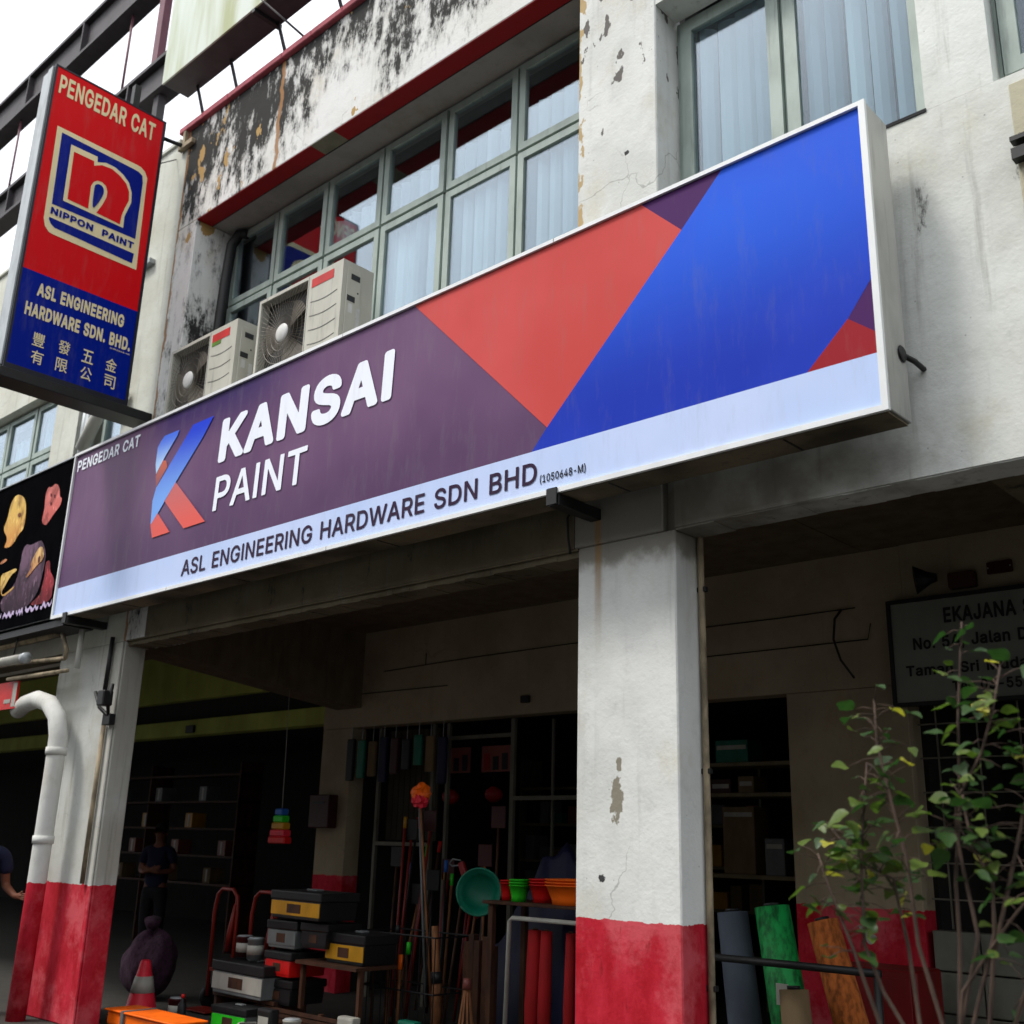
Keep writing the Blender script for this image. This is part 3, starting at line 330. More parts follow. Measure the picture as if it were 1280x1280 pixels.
def thing(name, label, cat, loc=(0, 0, 0), group=None, kind=None):
    o = bpy.data.objects.new(name, None); col.objects.link(o); o.location = loc; o.empty_display_size = 0.1
    return tag(o, label, cat, group, kind)
def tag(o, label=None, cat=None, group=None, kind=None):
    if label: o['label'] = label
    if cat: o['category'] = cat
    if group: o['group'] = group
    if kind: o['kind'] = kind
    return o
def dup(root, loc, label=None, rotz=None):
    r = root.copy(); col.objects.link(r); r.location = loc
    if rotz is not None: r.rotation_euler = (0, 0, rotz)
    if label: r['label'] = label
    for ch in list(root.children):
        c = ch.copy(); col.objects.link(c); c.parent = r
        for g in ch.children:
            d = g.copy(); col.objects.link(d); d.parent = c
    return r

# ------------------------------------------------------------------ materials
WHITE = (0.60, 0.61, 0.57, 1)
def fascia_extra(m, k):
    z, x = m.axis(2), m.axis(0)
    top = m.ss(z, 7.6, 8.9)                                   # mould grows down from the coping
    lft = m.ss(x, -9.7, -4.6, 0.12, -0.06, smooth=False)
    a = m.noise(2.3, (1.5, 1.5, 0.42), detail=10, rough=0.74, off=(1.7, 0, 3.3), dist=0.3)
    a = m.mth('ADD', m.mth('ADD', a, m.mth('MULTIPLY', top, 0.23)), lft)
    fine = m.noise(9, (1, 1, 0.5), detail=8, rough=0.75)
    a = m.mth('ADD', a, m.ss(fine, 0.3, 0.7, -0.13, 0.13))
    a = m.mth('ADD', a, m.ss(m.noise(1.1, (1, 1, 0.7), detail=2, off=(6, 0, 2)), 0.3, 0.7, -0.10, 0.10))
    k = m.mix(m.ss(a, 0.56, 0.74, 0, 0.6), k, (0.17, 0.17, 0.165, 1))
    k = m.mix(m.ss(a, 0.67, 0.78, 0, 0.96), k, (0.014, 0.014, 0.013, 1))
    p = m.noise(4.6, (1, 1, 0.55), detail=5, rough=0.6, off=(7.7, 0, 1.2))
    p = m.mth('ADD', m.mth('ADD', p, m.ss(x, -9.6, -7.6, 0.04, -0.06)), m.ss(z, 7.0, 7.7, -0.3, 0.0))
    k = m.mix(m.ss(p, 0.615, 0.63), k, (0.42, 0.27, 0.10, 1))
    # the long brown crack and the brown joint at the party line
    for cx, wd in ((-7.93, 0.035), (-9.655, 0.03)):
        wob = m.mth('ADD', x, m.ss(m.noise(2.2, (0, 0, 1), detail=4), 0.2, 0.8, -0.05, 0.05))
        dd = m.mth('ABSOLUTE', m.mth('SUBTRACT', wob, cx))
        k = m.mix(m.ss(dd, wd*0.6, wd, 0.9, 0), k, (0.33, 0.17, 0.07, 1))
    return k
def column_extra(m, k):
    z, x = m.axis(2), m.axis(0)
    up_ = m.ss(z, 5.9, 7.2, -0.10, 0.06)
    a = m.mth('ADD', m.noise(3.3, (1.6, 1.6, 0.8), detail=6, rough=0.6, off=(2.2, 0.3, 5.2)), up_)
    k = m.mix(m.ss(a, 0.605, 0.62), k, (0.14, 0.13, 0.12, 1))
    left = m.ss(x, -4.14, -3.98, 0.13, -0.2)
    o = m.mth('ADD', m.noise(9, (1, 1, 0.5), detail=4, off=(4, 4, 2)), left)
    k = m.mix(m.mth('MULTIPLY', m.ss(o, 0.62, 0.66), m.ss(z, 3.6, 4.4)), k, (0.45, 0.33, 0.17, 1))
    # grey patches of bare cement on the pillar and the rust run under the sign bracket
    for cx, cz, rx, rz in ((-3.82, 1.86, 0.045, 0.13), (-3.80, 2.05, 0.02, 0.04), (-3.92, 1.44, 0.022, 0.022), (-3.72, 6.0, 0.02, 0.02)):
        dx = m.mth('MULTIPLY', m.mth('SUBTRACT', x, cx), 1/rx); dz = m.mth('MULTIPLY', m.mth('SUBTRACT', z, cz), 1/rz)
        d = m.mth('ADD', m.mth('MULTIPLY', dx, dx), m.mth('MULTIPLY', dz, dz))
        d = m.mth('ADD', d, m.ss(m.noise(25), 0.3, 0.7, -0.6, 0.6))
        k = m.mix(m.ss(d, 0.7, 1.1, 1, 0), k, (0.24, 0.22, 0.17, 1) if rz > 0.03 else (0.05, 0.05, 0.05, 1))
    sign_shade = m.mth('MULTIPLY', m.ss(m.mth('ADD', z, m.ss(m.noise(5, detail=5), 0.3, 0.7, -0.04, 0.04)), 3.17, 3.27), m.ss(z, 3.6, 3.9, 1, 0))  # sign's shade painted as a brown band across the pillar top
    k = m.mix(m.mth('MULTIPLY', sign_shade, 0.72), k, (0.13, 0.11, 0.07, 1))
    dx = m.mth('ABSOLUTE', m.mth('SUBTRACT', x, -3.955))
    k = m.mix(m.mth('MULTIPLY', m.ss(dx, 0.012, 0.035, 0.75, 0), m.mth('MULTIPLY', m.ss(z, 2.6, 3.4), m.ss(z, 3.5, 3.6, 1, 0))), k, (0.33, 0.19, 0.07, 1))
    return k
M = {}
M['fascia'] = plaster('mouldy_white_plaster', (0.72, 0.72, 0.70, 1), (0.66, 0.66, 0.62, 1), 0.2, extra=fascia_extra)
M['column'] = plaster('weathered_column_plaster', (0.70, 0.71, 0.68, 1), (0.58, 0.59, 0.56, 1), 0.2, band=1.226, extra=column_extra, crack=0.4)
def wall_extra(m, k):
    z, x = m.axis(2), m.axis(0)
    a = m.mth('ADD', m.mth('MULTIPLY', m.ss(x, -1.2, -3.2), m.ss(z, 3.85, 3.5)), m.ss(m.noise(3, detail=6), 0.3, 0.7, -0.25, 0.2))  # dark brown painted in to deepen the sign's shade on the wall
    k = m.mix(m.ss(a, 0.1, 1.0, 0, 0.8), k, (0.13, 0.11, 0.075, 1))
    dx = m.mth('SUBTRACT', x, -1.70); dz = m.mth('SUBTRACT', z, 4.0)
    return k
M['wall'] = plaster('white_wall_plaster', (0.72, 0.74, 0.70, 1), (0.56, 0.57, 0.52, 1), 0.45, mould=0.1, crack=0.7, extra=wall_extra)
M['nbwall'] = plaster('old_white_wall_plaster', (0.66, 0.67, 0.60, 1), (0.58, 0.58, 0.50, 1), 0.35, crack=0.2)
M['nbpillar'] = plaster('streaked_pillar_plaster', (0.52, 0.53, 0.50, 1), (0.42, 0.41, 0.36, 1), 0.6, band=1.16)
M['beam'] = plaster('shaded_dirty_beam_plaster', (0.17, 0.143, 0.092, 1), (0.09, 0.074, 0.045, 1), 0.6, mould=0.4)  # base tone lowered to carry the shade behind the sign, plus streaks and mould
M['soffit'] = plaster('grey_soffit', (0.34, 0.31, 0.29, 1), (0.25, 0.23, 0.21, 1), 0.3)
M['ver'] = plaster('cream_veranda_paint', (0.36, 0.295, 0.20, 1), (0.29, 0.235, 0.155, 1), 0.25, band=1.22)
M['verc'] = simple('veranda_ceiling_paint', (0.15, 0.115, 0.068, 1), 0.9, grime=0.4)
M['nbver'] = simple('yellow_green_paint', (0.42, 0.46, 0.09, 1), 0.8, scale=1.2, var=0.2)
M['coping'] = simple('faded_red_coping_paint', lin((176, 88, 98)), 0.75, grime=0.35)
M['redpaint'] = simple('red_soffit_paint', lin((150, 8, 14)), 0.7, var=0.06)
M['ochre'] = simple('bare_render', (0.24, 0.22, 0.15, 1), 0.9)
M['frame'] = simple('grey_green_window_paint', (0.36, 0.43, 0.39, 1), 0.55, var=0.1, grime=0.35)
M['darkgap'] = simple('dark_gap', (0.02, 0.02, 0.022, 1), 0.9)
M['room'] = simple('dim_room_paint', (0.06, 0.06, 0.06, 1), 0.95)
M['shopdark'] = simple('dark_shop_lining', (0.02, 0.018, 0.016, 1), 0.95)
m = MT('pale_blue_blind_fabric', 0.85, spec=0.1)
oi = m.t.nodes.new('ShaderNodeObjectInfo').outputs['Random']
k = m.mix(oi, (0.15, 0.23, 0.28, 1), (0.36, 0.48, 0.53, 1)); k = m.mix(m.ss(m.noise(1.1, (1, 1, 0.6), detail=4), 0.4, 0.7, 0, 0.5), k, (0.25, 0.32, 0.38, 1))
M['blind'] = m.done(k)
def glass(name, tint, refl):
    m = bpy.data.materials.new(name); m.use_nodes = True; t = m.node_tree; t.nodes.clear()
    o = t.nodes.new('ShaderNodeOutputMaterial'); mx = t.nodes.new('ShaderNodeMixShader')
    g = t.nodes.new('ShaderNodeBsdfGlossy'); g.inputs['Roughness'].default_value = 0.03; g.inputs['Color'].default_value = (0.75, 0.85, 0.95, 1)
    tr = t.nodes.new('ShaderNodeBsdfTransparent'); tr.inputs['Color'].default_value = tint
    lw = t.nodes.new('ShaderNodeLayerWeight'); lw.inputs['Blend'].default_value = 0.5
    pw = t.nodes.new('ShaderNodeMapRange'); pw.inputs['From Min'].default_value = 0.25; pw.inputs['To Min'].default_value = refl; pw.inputs['To Max'].default_value = 0.5
    nz = t.nodes.new('ShaderNodeTexNoise'); nz.inputs['Scale'].default_value = 0.9; nz.inputs['Detail'].default_value = 0; bp = t.nodes.new('ShaderNodeBump')
    tc = t.nodes.new('ShaderNodeTexCoord'); t.links.new(tc.outputs['Object'], nz.inputs['Vector'])
    bp.inputs['Strength'].default_value = 0.02; bp.inputs['Distance'].default_value = 0.03
    t.links.new(nz.outputs['Fac'], bp.inputs['Height']); t.links.new(bp.outputs['Normal'], g.inputs['Normal'])
    t.links.new(lw.outputs['Facing'], pw.inputs['Value']); t.links.new(pw.outputs['Result'], mx.inputs['Fac']); t.links.new(tr.outputs[0], mx.inputs[1]); t.links.new(g.outputs[0], mx.inputs[2])
    t.links.new(mx.outputs[0], o.inputs['Surface']); return m
M['glass'] = glass('window_glass', (0.93, 0.96, 0.97, 1), 0.06)
M['pvc'] = plaster('white_pvc_pipe', (0.60, 0.60, 0.57, 1), (0.48, 0.47, 0.42, 1), 0.3, band=1.16, crack=0)
M['rustpipe'] = simple('rusty_cream_conduit', (0.36, 0.29, 0.19, 1), 0.8, var=0.3, scale=9)
M['blackmetal'] = simple('black_metal', (0.012, 0.012, 0.012, 1), 0.5)
M['greymetal'] = simple('grey_galvanised_metal', (0.42, 0.45, 0.46, 1), 0.5, 0.3, grime=0.3)
M['steel'] = simple('dark_painted_steel', (0.055, 0.048, 0.052, 1), 0.6, grime=0.3)
M['purplesteel'] = simple('faded_maroon_steel', lin((112, 66, 78)), 0.6)
M['white'] = simple('white_aluminium_frame', (0.78, 0.80, 0.80, 1), 0.4, var=0.04)
M['cabinet'] = simple('zinc_cabinet_sheet', (0.50, 0.50, 0.47, 1), 0.45, 0.25, var=0.15, scale=2.2, grime=0.35)
M['asphalt'] = simple('asphalt', (0.05, 0.05, 0.05, 1), 0.95)
M['floor'] = simple('dark_cement_floor', (0.04, 0.036, 0.03, 1), 0.9)
# ------------------------------------------------------------------ ground and street
g = box('road', -80, 60, -60, -1.2, -0.5, -0.15, M['asphalt']); tag(g, kind='structure')
g = box('ground', -200, 200, -150, 200, -1.2, -0.52, M['asphalt']); tag(g, kind='structure')
g = box('pavement', -40, 30, -1.19, 9.5, -0.5, 0.0, M['floor'], bev=0.01); tag(g, kind='structure')

# ------------------------------------------------------------------ window builder
def add_ring(bm, x0, x1, z0, z1, y0, y1, wd):
    add_box(bm, x0, x0+wd, y0, y1, z0, z1); add_box(bm, x1-wd, x1, y0, y1, z0, z1)
    add_box(bm, x0+wd, x1-wd, y0, y1, z1-wd, z1); add_box(bm, x0+wd, x1-wd, y0, y1, z0, z0+wd)
slat_mesh = {}
def blind(win, x0, x1, z0, z1, y, pitch=0.14, jitter=0.4):
    """vertical blind: one slat after another, each slightly turned"""
    n = max(1, round((x1-x0)/pitch)); key = round(z1-z0, 2)
    if key not in slat_mesh:
        bm = bmesh.new(); h = z1-z0; a = pitch*0.43
        for sx, sy in ((-a, 0.010), (-a*0.4, -0.002), (a*0.4, -0.002), (a, 0.010)):
            bm.verts.new((sx, sy, 0)); bm.verts.new((sx, sy, h)); bm.verts.new((sx, sy+0.003, 0)); bm.verts.new((sx, sy+0.003, h))
        bm.verts.ensure_lookup_table(); v = bm.verts
        for i in range(3):
            k = i*4
            bm.faces.new((v[k], v[k+4], v[k+5], v[k+1])); bm.faces.new((v[k+2], v[k+3], v[k+7], v[k+6]))
            bm.faces.new((v[k+1], v[k+5], v[k+7], v[k+3])); bm.faces.new((v[k], v[k+2], v[k+6], v[k+4]))
        bm.faces.new((v[0], v[1], v[3], v[2])); bm.faces.new((v[12], v[14], v[15], v[13]))
        me = bpy.data.meshes.new('blind_slat'); bm.to_mesh(me); bm.free(); me.materials.append(M['blind']); slat_mesh[key] = me
    for i in range(n):
        o = bpy.data.objects.new('blind_slat', slat_mesh[key]); col.objects.link(o)
        adopt(o, win)
        o.location = (x0+(i+0.5)*(x1-x0)/n, y+random.uniform(-.004, .004), z0)
        o.rotation_euler = (0, 0, R(26)+random.uniform(-jitter, jitter))
def window(parent, xs, zs, y, wd=0.05, blinds=None, dark=()):
    """frame grid with a sash and a pane in every cell"""
    bm = bmesh.new(); x0, x1, z0, z1 = xs[0], xs[-1], zs[0], zs[-1]
    add_ring(bm, x0-0.03, x1+0.03, z0-0.03, z1+0.03, y+0.02, y+0.10, 0.03)
    for x in xs[1:-1]: add_box(bm, x-0.010, x+0.010, y+0.02, y+0.10, z0, z1)
    for z in zs[1:-1]:
        for a, b in zip(xs[:-1], xs[1:]): add_box(bm, a+0.010, b-0.010, y+0.02, y+0.10, z-0.010, z+0.010)
    win = mesh_obj('window', bm, M['frame'], parent)
    for i, (a, b) in enumerate(zip(xs[:-1], xs[1:])):
        for j, (c, d) in enumerate(zip(zs[:-1], zs[1:])):
            bm = bmesh.new(); q = random.uniform(-0.004, 0.004)
            add_ring(bm, a+0.014, b-0.014, c+0.014, d-0.014, y-0.012+q, y+0.035+q, wd)
            mesh_obj('sash', bm, M['frame'], win)
            box('pane', a+0.014+wd, b-0.014-wd, y+0.008, y+0.014, c+0.014+wd, d-0.014-wd, M['glass'], win)
    if blinds:
        for (a, b, c, d) in blinds: blind(win, a, b, c, d, y+0.09)
    return win

# ------------------------------------------------------------------ the middle shophouse
H = thing('shophouse', 'middle shophouse with the mould-streaked parapet and the open hardware shop', 'building', (-7, 0, 0))
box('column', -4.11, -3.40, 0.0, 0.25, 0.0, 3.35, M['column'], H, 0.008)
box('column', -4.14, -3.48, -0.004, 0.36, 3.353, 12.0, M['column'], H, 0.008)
box('column', -9.67, -9.28, 0.0, 0.44, 3.353, 7.748, M['fascia'], H, 0.006)
box('wall', -9.278, -4.142, 0.0, 0.40, 3.353, 5.198, M['beam'], H)
box('beam', -9.60, -4.112, 0.0, 0.26, 3.34, 3.351, M['beam'], H)
# front beam with a rough drip edge
bm = bmesh.new(); n = 60
for i in range(n):
    a = -9.60+(5.488*i)/n; b = -9.60+(5.488*(i+1))/n; dz = 0.012*math.sin(i*1.7)+random.uniform(-.006, .006)
    add_box(bm, a, b, 0.02+random.uniform(0, .004), 0.24, 3.30+dz*0.3, 3.338)
tag(mesh_obj('beam_edge', bm, M['beam'], H))
box('parapet', -9.67, -4.142, 0.0, 0.18, 7.75, 9.0, M['fascia'], H, 0.006)
box('soffit', -9.67, -4.142, 0.181, 0.62, 7.75, 7.86, M['soffit'], H)
bm = bmesh.new()
add_box(bm, -9.28, -7.36, 0.004, 0.178, 7.744, 7.7495); add_box(bm, -7.02, -4.146, 0.004, 0.178, 7.744, 7.7495)
mesh_obj('painted_edge', bm, M['redpaint'], H)
pts = [(-7.36+0.05*random.uniform(-1, 1) if k in (0, 3) else 0, 0) for k in range(4)]
box('bare_patch', -7.36, -7.02, 0.004, 0.178, 7.746, 7.7495, M['ochre'], H)
box('drip_groove', -9.28, -4.146, 0.180, 0.188, 7.742, 7.7495, M['darkgap'], H)
for i in range(12):        # coping slabs
    a = -9.82+i*0.4735
    box('coping_slab', a+0.002, a+0.4715, -0.05, 0.22, 9.0, 9.075+random.uniform(-.004, .004), M['coping'], H, 0.008)
box('ledge', -9.278, -4.142, -0.10, 0.44, 5.20, 5.30, M['beam'], H)
xs = [-9.24, -8.43, -7.62, -6.80, -5.97, -5.14, -4.31]
wn = window(H, xs, [5.32, 6.88, 7.72], 0.45, 0.062,
    blinds=[(-6.78, -5.99, 5.34, 6.86), (-5.95, -5.16, 5.34, 6.86), (-5.12, -4.33, 5.34, 6.86),
            (-7.60, -6.82, 6.90, 7.28), (-6.78, -5.99, 6.90, 7.30), (-5.95, -5.16, 6.90, 7.32), (-5.12, -4.33, 6.90, 7.34)])
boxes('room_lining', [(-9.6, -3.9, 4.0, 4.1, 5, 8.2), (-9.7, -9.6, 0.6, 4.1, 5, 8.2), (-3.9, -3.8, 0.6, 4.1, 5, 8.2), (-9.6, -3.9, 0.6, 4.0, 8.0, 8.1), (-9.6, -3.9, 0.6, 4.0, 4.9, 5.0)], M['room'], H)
box('inner_ceiling', -9.28, -4.15, 0.62, 3.9, 7.80, 7.9, M['room'], H)
# black flexible hose hanging down the left jamb
tube('drain_hose', [(-9.17, 0.30, 5.3), (-9.18, 0.32, 6.2), (-9.16, 0.34, 7.1), (-9.15, 0.36, 7.55), (-9.09, 0.40, 7.68), (-9.0, 0.43, 7.66)], 0.055, M['blackmetal'], H, 10)
# veranda shell
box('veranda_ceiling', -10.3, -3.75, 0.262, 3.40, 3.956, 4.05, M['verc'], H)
box('lintel_wall', -10.66, -3.452, 3.20, 3.40, 2.86, 3.955, M['ver'], H)
box('pier', -10.66, -10.12, 3.20, 3.42, 0, 2.858, M['ver'], H, 0.006)
box('pier', -4.50, -3.48, 3.20, 3.42, 0, 2.858, M['ver'], H, 0.006)
poly('cross_beam', [(0.262, 3.40), (3.198, 3.08), (3.198, 3.955), (0.262, 3.955)], lambda u, v: Vector((-9.98, u, v)), M['verc'], H, thick=0.45)
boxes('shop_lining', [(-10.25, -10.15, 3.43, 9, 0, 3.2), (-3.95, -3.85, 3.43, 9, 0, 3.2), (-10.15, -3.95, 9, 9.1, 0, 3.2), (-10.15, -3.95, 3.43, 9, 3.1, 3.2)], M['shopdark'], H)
bm = bmesh.new()
for pts in ([(-9.6, 3.185, 3.47), (-8.2, 3.185, 3.50), (-6.78, 3.185, 3.51), (-5.3, 3.185, 3.50), (-4.5, 3.185, 3.495), (-3.84, 3.185, 3.50)],
            [(-10.2, 3.185, 3.24), (-8.54, 3.185, 3.23)], [(-5.35, 3.185, 3.235), (-3.75, 3.185, 3.235), (-3.72, 3.185, 3.36)],
            [(-10.5, 3.185, 3.1), (-10.5, 3.185, 3.6)], [(-8.9, 3.185, 3.49), (-8.9, 3.185, 3.62)]):
    add_tube(bm, pts, 0.005, 5)
mesh_obj('cable', bm, M['blackmetal'], H)
tube('cable', [(-3.95, 3.17, 3.50), (-4.0, 3.14, 3.42), (-4.01, 3.12, 3.25), (-3.96, 3.12, 3.08), (-3.86, 3.13, 2.93)], 0.010, M['blackmetal'], H, 6)
box('junction_box', -7.44, -7.34, 3.15, 3.2, 2.97, 3.04, M['blackmetal'], H, 0.006)
tube('conduit', [(-3.375, 0.225, 0), (-3.372, 0.226, 1.6), (-3.375, 0.225, 2.9), (-3.378, 0.224, 3.8)], 0.019, M['rustpipe'], H, 10)
boxes('pipe_clip', [(-3.405, -3.345, 0.215, 0.25, z, z+0.03) for z in (0.9, 2.0, 3.02)], M['blackmetal'], H, 0.004)
tube('cable', [(-4.15, -0.02, 3.60), (-4.175, -0.03, 3.55), (-4.17, -0.025, 3.42), (-4.155, -0.02, 3.32)], 0.008, M['blackmetal'], H, 6)
# ceiling batten
box('ceiling_batten', -6.9, -5.2, 1.0, 1.04, 3.90, 3.958, M['blackmetal'], H)
# shopfront frames inside the opening: glazed panels with pale aluminium bars
M['alu'] = simple('dull_aluminium', (0.14, 0.13, 0.10, 1), 0.5, 0.3)
for nm, b in (('upright', (-8.86, -8.82, 3.30, 3.34, 0, 2.84)), ('upright', (-8.63, -8.59, 3.30, 3.34, 0, 2.84)), ('upright', (-7.69, -7.64, 3.30, 3.34, 0, 2.84)),
              ('upright', (-9.75, -9.71, 3.30, 3.34, 0, 2.84)), ('upright', (-7.31, -7.29, 3.50, 3.53, 0, 2.84)),
              ('crossbar', (-8.585, -7.695, 3.30, 3.33, 2.66, 2.70)), ('crossbar', (-7.635, -6.6, 3.30, 3.34, 2.03, 2.07)),
              ('crossbar', (-9.705, -8.865, 3.30, 3.34, 1.56, 1.60))):
    box(nm, *b, M['alu'], H)
M['corrug'] = simple('brown_roller_shutter', (0.045, 0.035, 0.02, 1), 0.7)
for k in range(9): box('shutter_slat', -9.70+k*0.092, -9.62+k*0.092, 3.44, 3.46, 1.62, 2.82, M['corrug'], H)

# ------------------------------------------------------------------ right-hand shophouse
RH = thing('shophouse', 'right-hand shophouse with plain cracked white wall beside the end of the long sign', 'building', (0, 0, 0))
W_ = M['wall']
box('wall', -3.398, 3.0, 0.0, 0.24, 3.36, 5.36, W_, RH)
box('wall', -1.77, -1.42, 0.0, 0.24, 5.361, 7.05, W_, RH)
box('wall', -3.478, 3.0, 0.0, 0.24, 7.052, 9.6, W_, RH)
box('wall', 0.6, 3.0, 0.0, 0.24, 5.361, 7.05, W_, RH)
box('wall', -3.478, -3.40, 0.05, 0.24, 3.36, 5.36, W_, RH)
M['beige'] = plaster('beige_patched_plaster', (0.52, 0.49, 0.36, 1), (0.44, 0.41, 0.30, 1), 0.5)
box('render_patch', -1.35, 0.6, -0.012, -0.001, 4.15, 5.30, M['beige'], RH, 0.004)
boxes('bracket_stub', [(-1.36, -1.22, -0.07, -0.013, 4.94, 4.965), (-1.36, -1.22, -0.07, -0.013, 4.84, 4.90)], M['blackmetal'], RH)
window(RH, [-3.45, -2.69, -1.80], [5.42, 7.02], 0.24, 0.085, blinds=[(-3.34, -2.8, 5.44, 6.95), (-2.58, -1.9, 5.44, 6.98)])
window(RH, [-1.40, -0.4, 0.58], [5.42, 7.02], 0.10, 0.085)
box('window_sill', -3.38, -1.775, 0.02, 0.24, 5.362, 5.385, M['darkgap'], RH)
boxes('painted_sill_shadow', [(-2.03, -1.765, -0.006, 0.0, 5.352, 5.372)], M['darkgap'], RH)  # dark strip laid on the wall as the shadow line under the window
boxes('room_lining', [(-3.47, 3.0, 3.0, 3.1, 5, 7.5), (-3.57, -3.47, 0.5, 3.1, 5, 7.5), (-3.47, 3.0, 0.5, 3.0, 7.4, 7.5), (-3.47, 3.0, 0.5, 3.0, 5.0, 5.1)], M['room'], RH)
bm = bmesh.new()
for i in range(50):
    a = -3.398+i*0.128; add_box(bm, a, a+0.128, 0.005+random.uniform(0, .005), 0.235, 3.352+random.uniform(-.006, .006), 3.359)
mesh_obj('beam_edge', bm, W_, RH)
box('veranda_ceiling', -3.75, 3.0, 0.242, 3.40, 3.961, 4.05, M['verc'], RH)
box('cross_beam', -1.73, -1.25, 0.242, 3.198, 3.36, 3.96, M['beam'], RH)
box('lintel_wall', -3.45, 3.0, 3.20, 3.40, 2.71, 3.96, M['ver'], RH)
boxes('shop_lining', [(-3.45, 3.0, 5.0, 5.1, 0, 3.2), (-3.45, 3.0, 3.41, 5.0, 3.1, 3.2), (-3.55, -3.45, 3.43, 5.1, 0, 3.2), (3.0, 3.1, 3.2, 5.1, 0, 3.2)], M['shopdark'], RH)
M['cblock'] = simple('grey_glazed_block', (0.16, 0.16, 0.13, 1), 0.5, var=0.25, scale=3)
for r in range(4):
    for c_ in range(10):
        a = -3.44+c_*0.34
        box('block', a+0.006, a+0.334, 3.21+random.uniform(0, .006), 3.36, r*0.275+0.004, r*0.275+0.268, M['cblock'], RH, 0.006)
for k in range(7): box('grille_bar', -3.30+k*0.30, -3.288+k*0.30, 3.25, 3.262, 1.11, 2.70, M['alu'], RH)
for k in range(6): box('grille_bar', -3.44, -1.4, 3.264, 3.276, 1.30+k*0.25, 1.312+k*0.25, M['alu'], RH)
# name board over the grille
NB = thing('name_board', 'grey-white name board with black company lettering above the dark grille behind the shrub', 'sign', (-2.5, 3.15, 2.71))
M['board'] = simple('dull_white_board', (0.20, 0.21, 0.18, 1), 0.6, var=0.1, scale=2)
M['ink'] = simple('black_lettering', (0.008, 0.008, 0.008, 1), 0.6)
box('board', -3.52, -1.2, 3.12, 3.16, 2.71, 3.47, M['board'], NB)
bm = bmesh.new(); add_ring(bm, -3.55, -1.17, 2.68, 3.50, 3.105, 3.165, 0.028); mesh_obj('board_frame', bm, M['blackmetal'], NB)
pn = lambda u, v: Vector((u, 3.114, v))
text('lettering', 'EKAJANA SDN BHD', -3.11, -2.02, 3.28, 3.40, pn, M['ink'], NB, 1)
text('lettering', 'No. 5A, Jalan Derma', -3.36, -2.26, 3.08, 3.19, pn, M['ink'], NB, 1)
text('lettering', 'Taman Sri Muda, 40400', -3.43, -2.10, 2.885, 2.985, pn, M['ink'], NB, 1)
text('lettering', 'Tel: 03-5521 2010', -3.09, -2.20, 2.765, 2.845, pn, M['ink'], NB, 1)

# ------------------------------------------------------------------ left-hand shophouse
LH = thing('shophouse', 'left-hand shophouse with pale windows above a black picture sign', 'building', (-13.5, 0, 0))
NW = M['nbwall']
box('column', -10.92, -9.62, 0.0, 0.22, 0.0, 3.35, M['nbpillar'], LH, 0.01)
box('column_rib', -9.70, -9.63, -0.02, -0.001, 0.0, 3.34, M['nbpillar'], LH, 0.008)
box('column', -17.6, -16.4, 0.0, 0.22, 0.0, 3.35, M['nbpillar'], LH, 0.01)
box('wall', -10.34, -9.672, 0.006, 0.40, 3.352, 8.93, NW, LH)
box('wall', -48, -10.342, 0.012, 0.40, 6.62, 8.93, NW, LH)
box('wall', -48, -10.342, 0.012, 0.40, 3.352, 5.2, NW, LH)
box('wall', -12.0, -11.40, 0.012, 0.40, 5.2, 6.618, NW, LH)
box('coping', -24, -9.83, -0.02, 0.42, 8.93, 8.98, NW, LH, 0.006)
box('water_spout', -10.42, -10.08, -0.06, 0.004, 7.52, 7.575, M['greymetal'], LH)
window(LH, [-16.3, -15.4, -14.5, -13.6, -12.8, -12.03], [5.22, 5.9, 6.6], 0.14, 0.06, blinds=[(-12.74, -12.1, 5.24, 6.5), (-13.5, -12.9, 5.5, 6.3)])
window(LH, [-11.02, -10.40], [5.22, 6.6], 0.14, 0.06, blinds=[(-11.0, -10.44, 5.24, 6.5)])
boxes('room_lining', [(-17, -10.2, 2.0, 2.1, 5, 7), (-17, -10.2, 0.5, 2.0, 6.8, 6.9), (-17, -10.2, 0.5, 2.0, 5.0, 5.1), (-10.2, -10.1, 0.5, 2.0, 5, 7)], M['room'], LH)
for x, rr in ((-11.30, 0.035), (-11.20, 0.045), (-11.09, 0.03)):
    tube('downpipe', [(x, 0.05, 5.0), (x, 0.05, 6.5)], rr, M['greymetal'], LH, 10)
tube('pvc_duct', [(-10.95, -0.10, 5.55), (-10.72, -0.10, 5.82), (-10.45, -0.10, 6.0), (-10.2, -0.08, 6.02)], 0.07, M['pvc'], LH, 12)
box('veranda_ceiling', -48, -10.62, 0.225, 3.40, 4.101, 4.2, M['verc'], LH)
box('front_beam', -48, -10.922, 0.02, 0.222, 3.33, 3.351, M['beam'], LH)
box('lintel_wall', -48, -10.662, 3.20, 3.40, 2.93, 3.14, M['nbver'], LH)
box('lintel_wall', -48, -10.662, 3.20, 3.40, 3.42, 4.1, M['nbver'], LH)
box('transom_gap', -48, -10.662, 3.3, 3.4, 3.142, 3.418, M['shopdark'], LH)
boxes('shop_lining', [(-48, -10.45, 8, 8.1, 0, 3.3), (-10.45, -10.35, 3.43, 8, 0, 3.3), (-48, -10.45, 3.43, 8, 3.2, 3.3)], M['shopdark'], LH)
box('junction_box', -13.7, -13.5, 3.16, 3.2, 2.96, 3.06, M['blackmetal'], LH, 0.005)
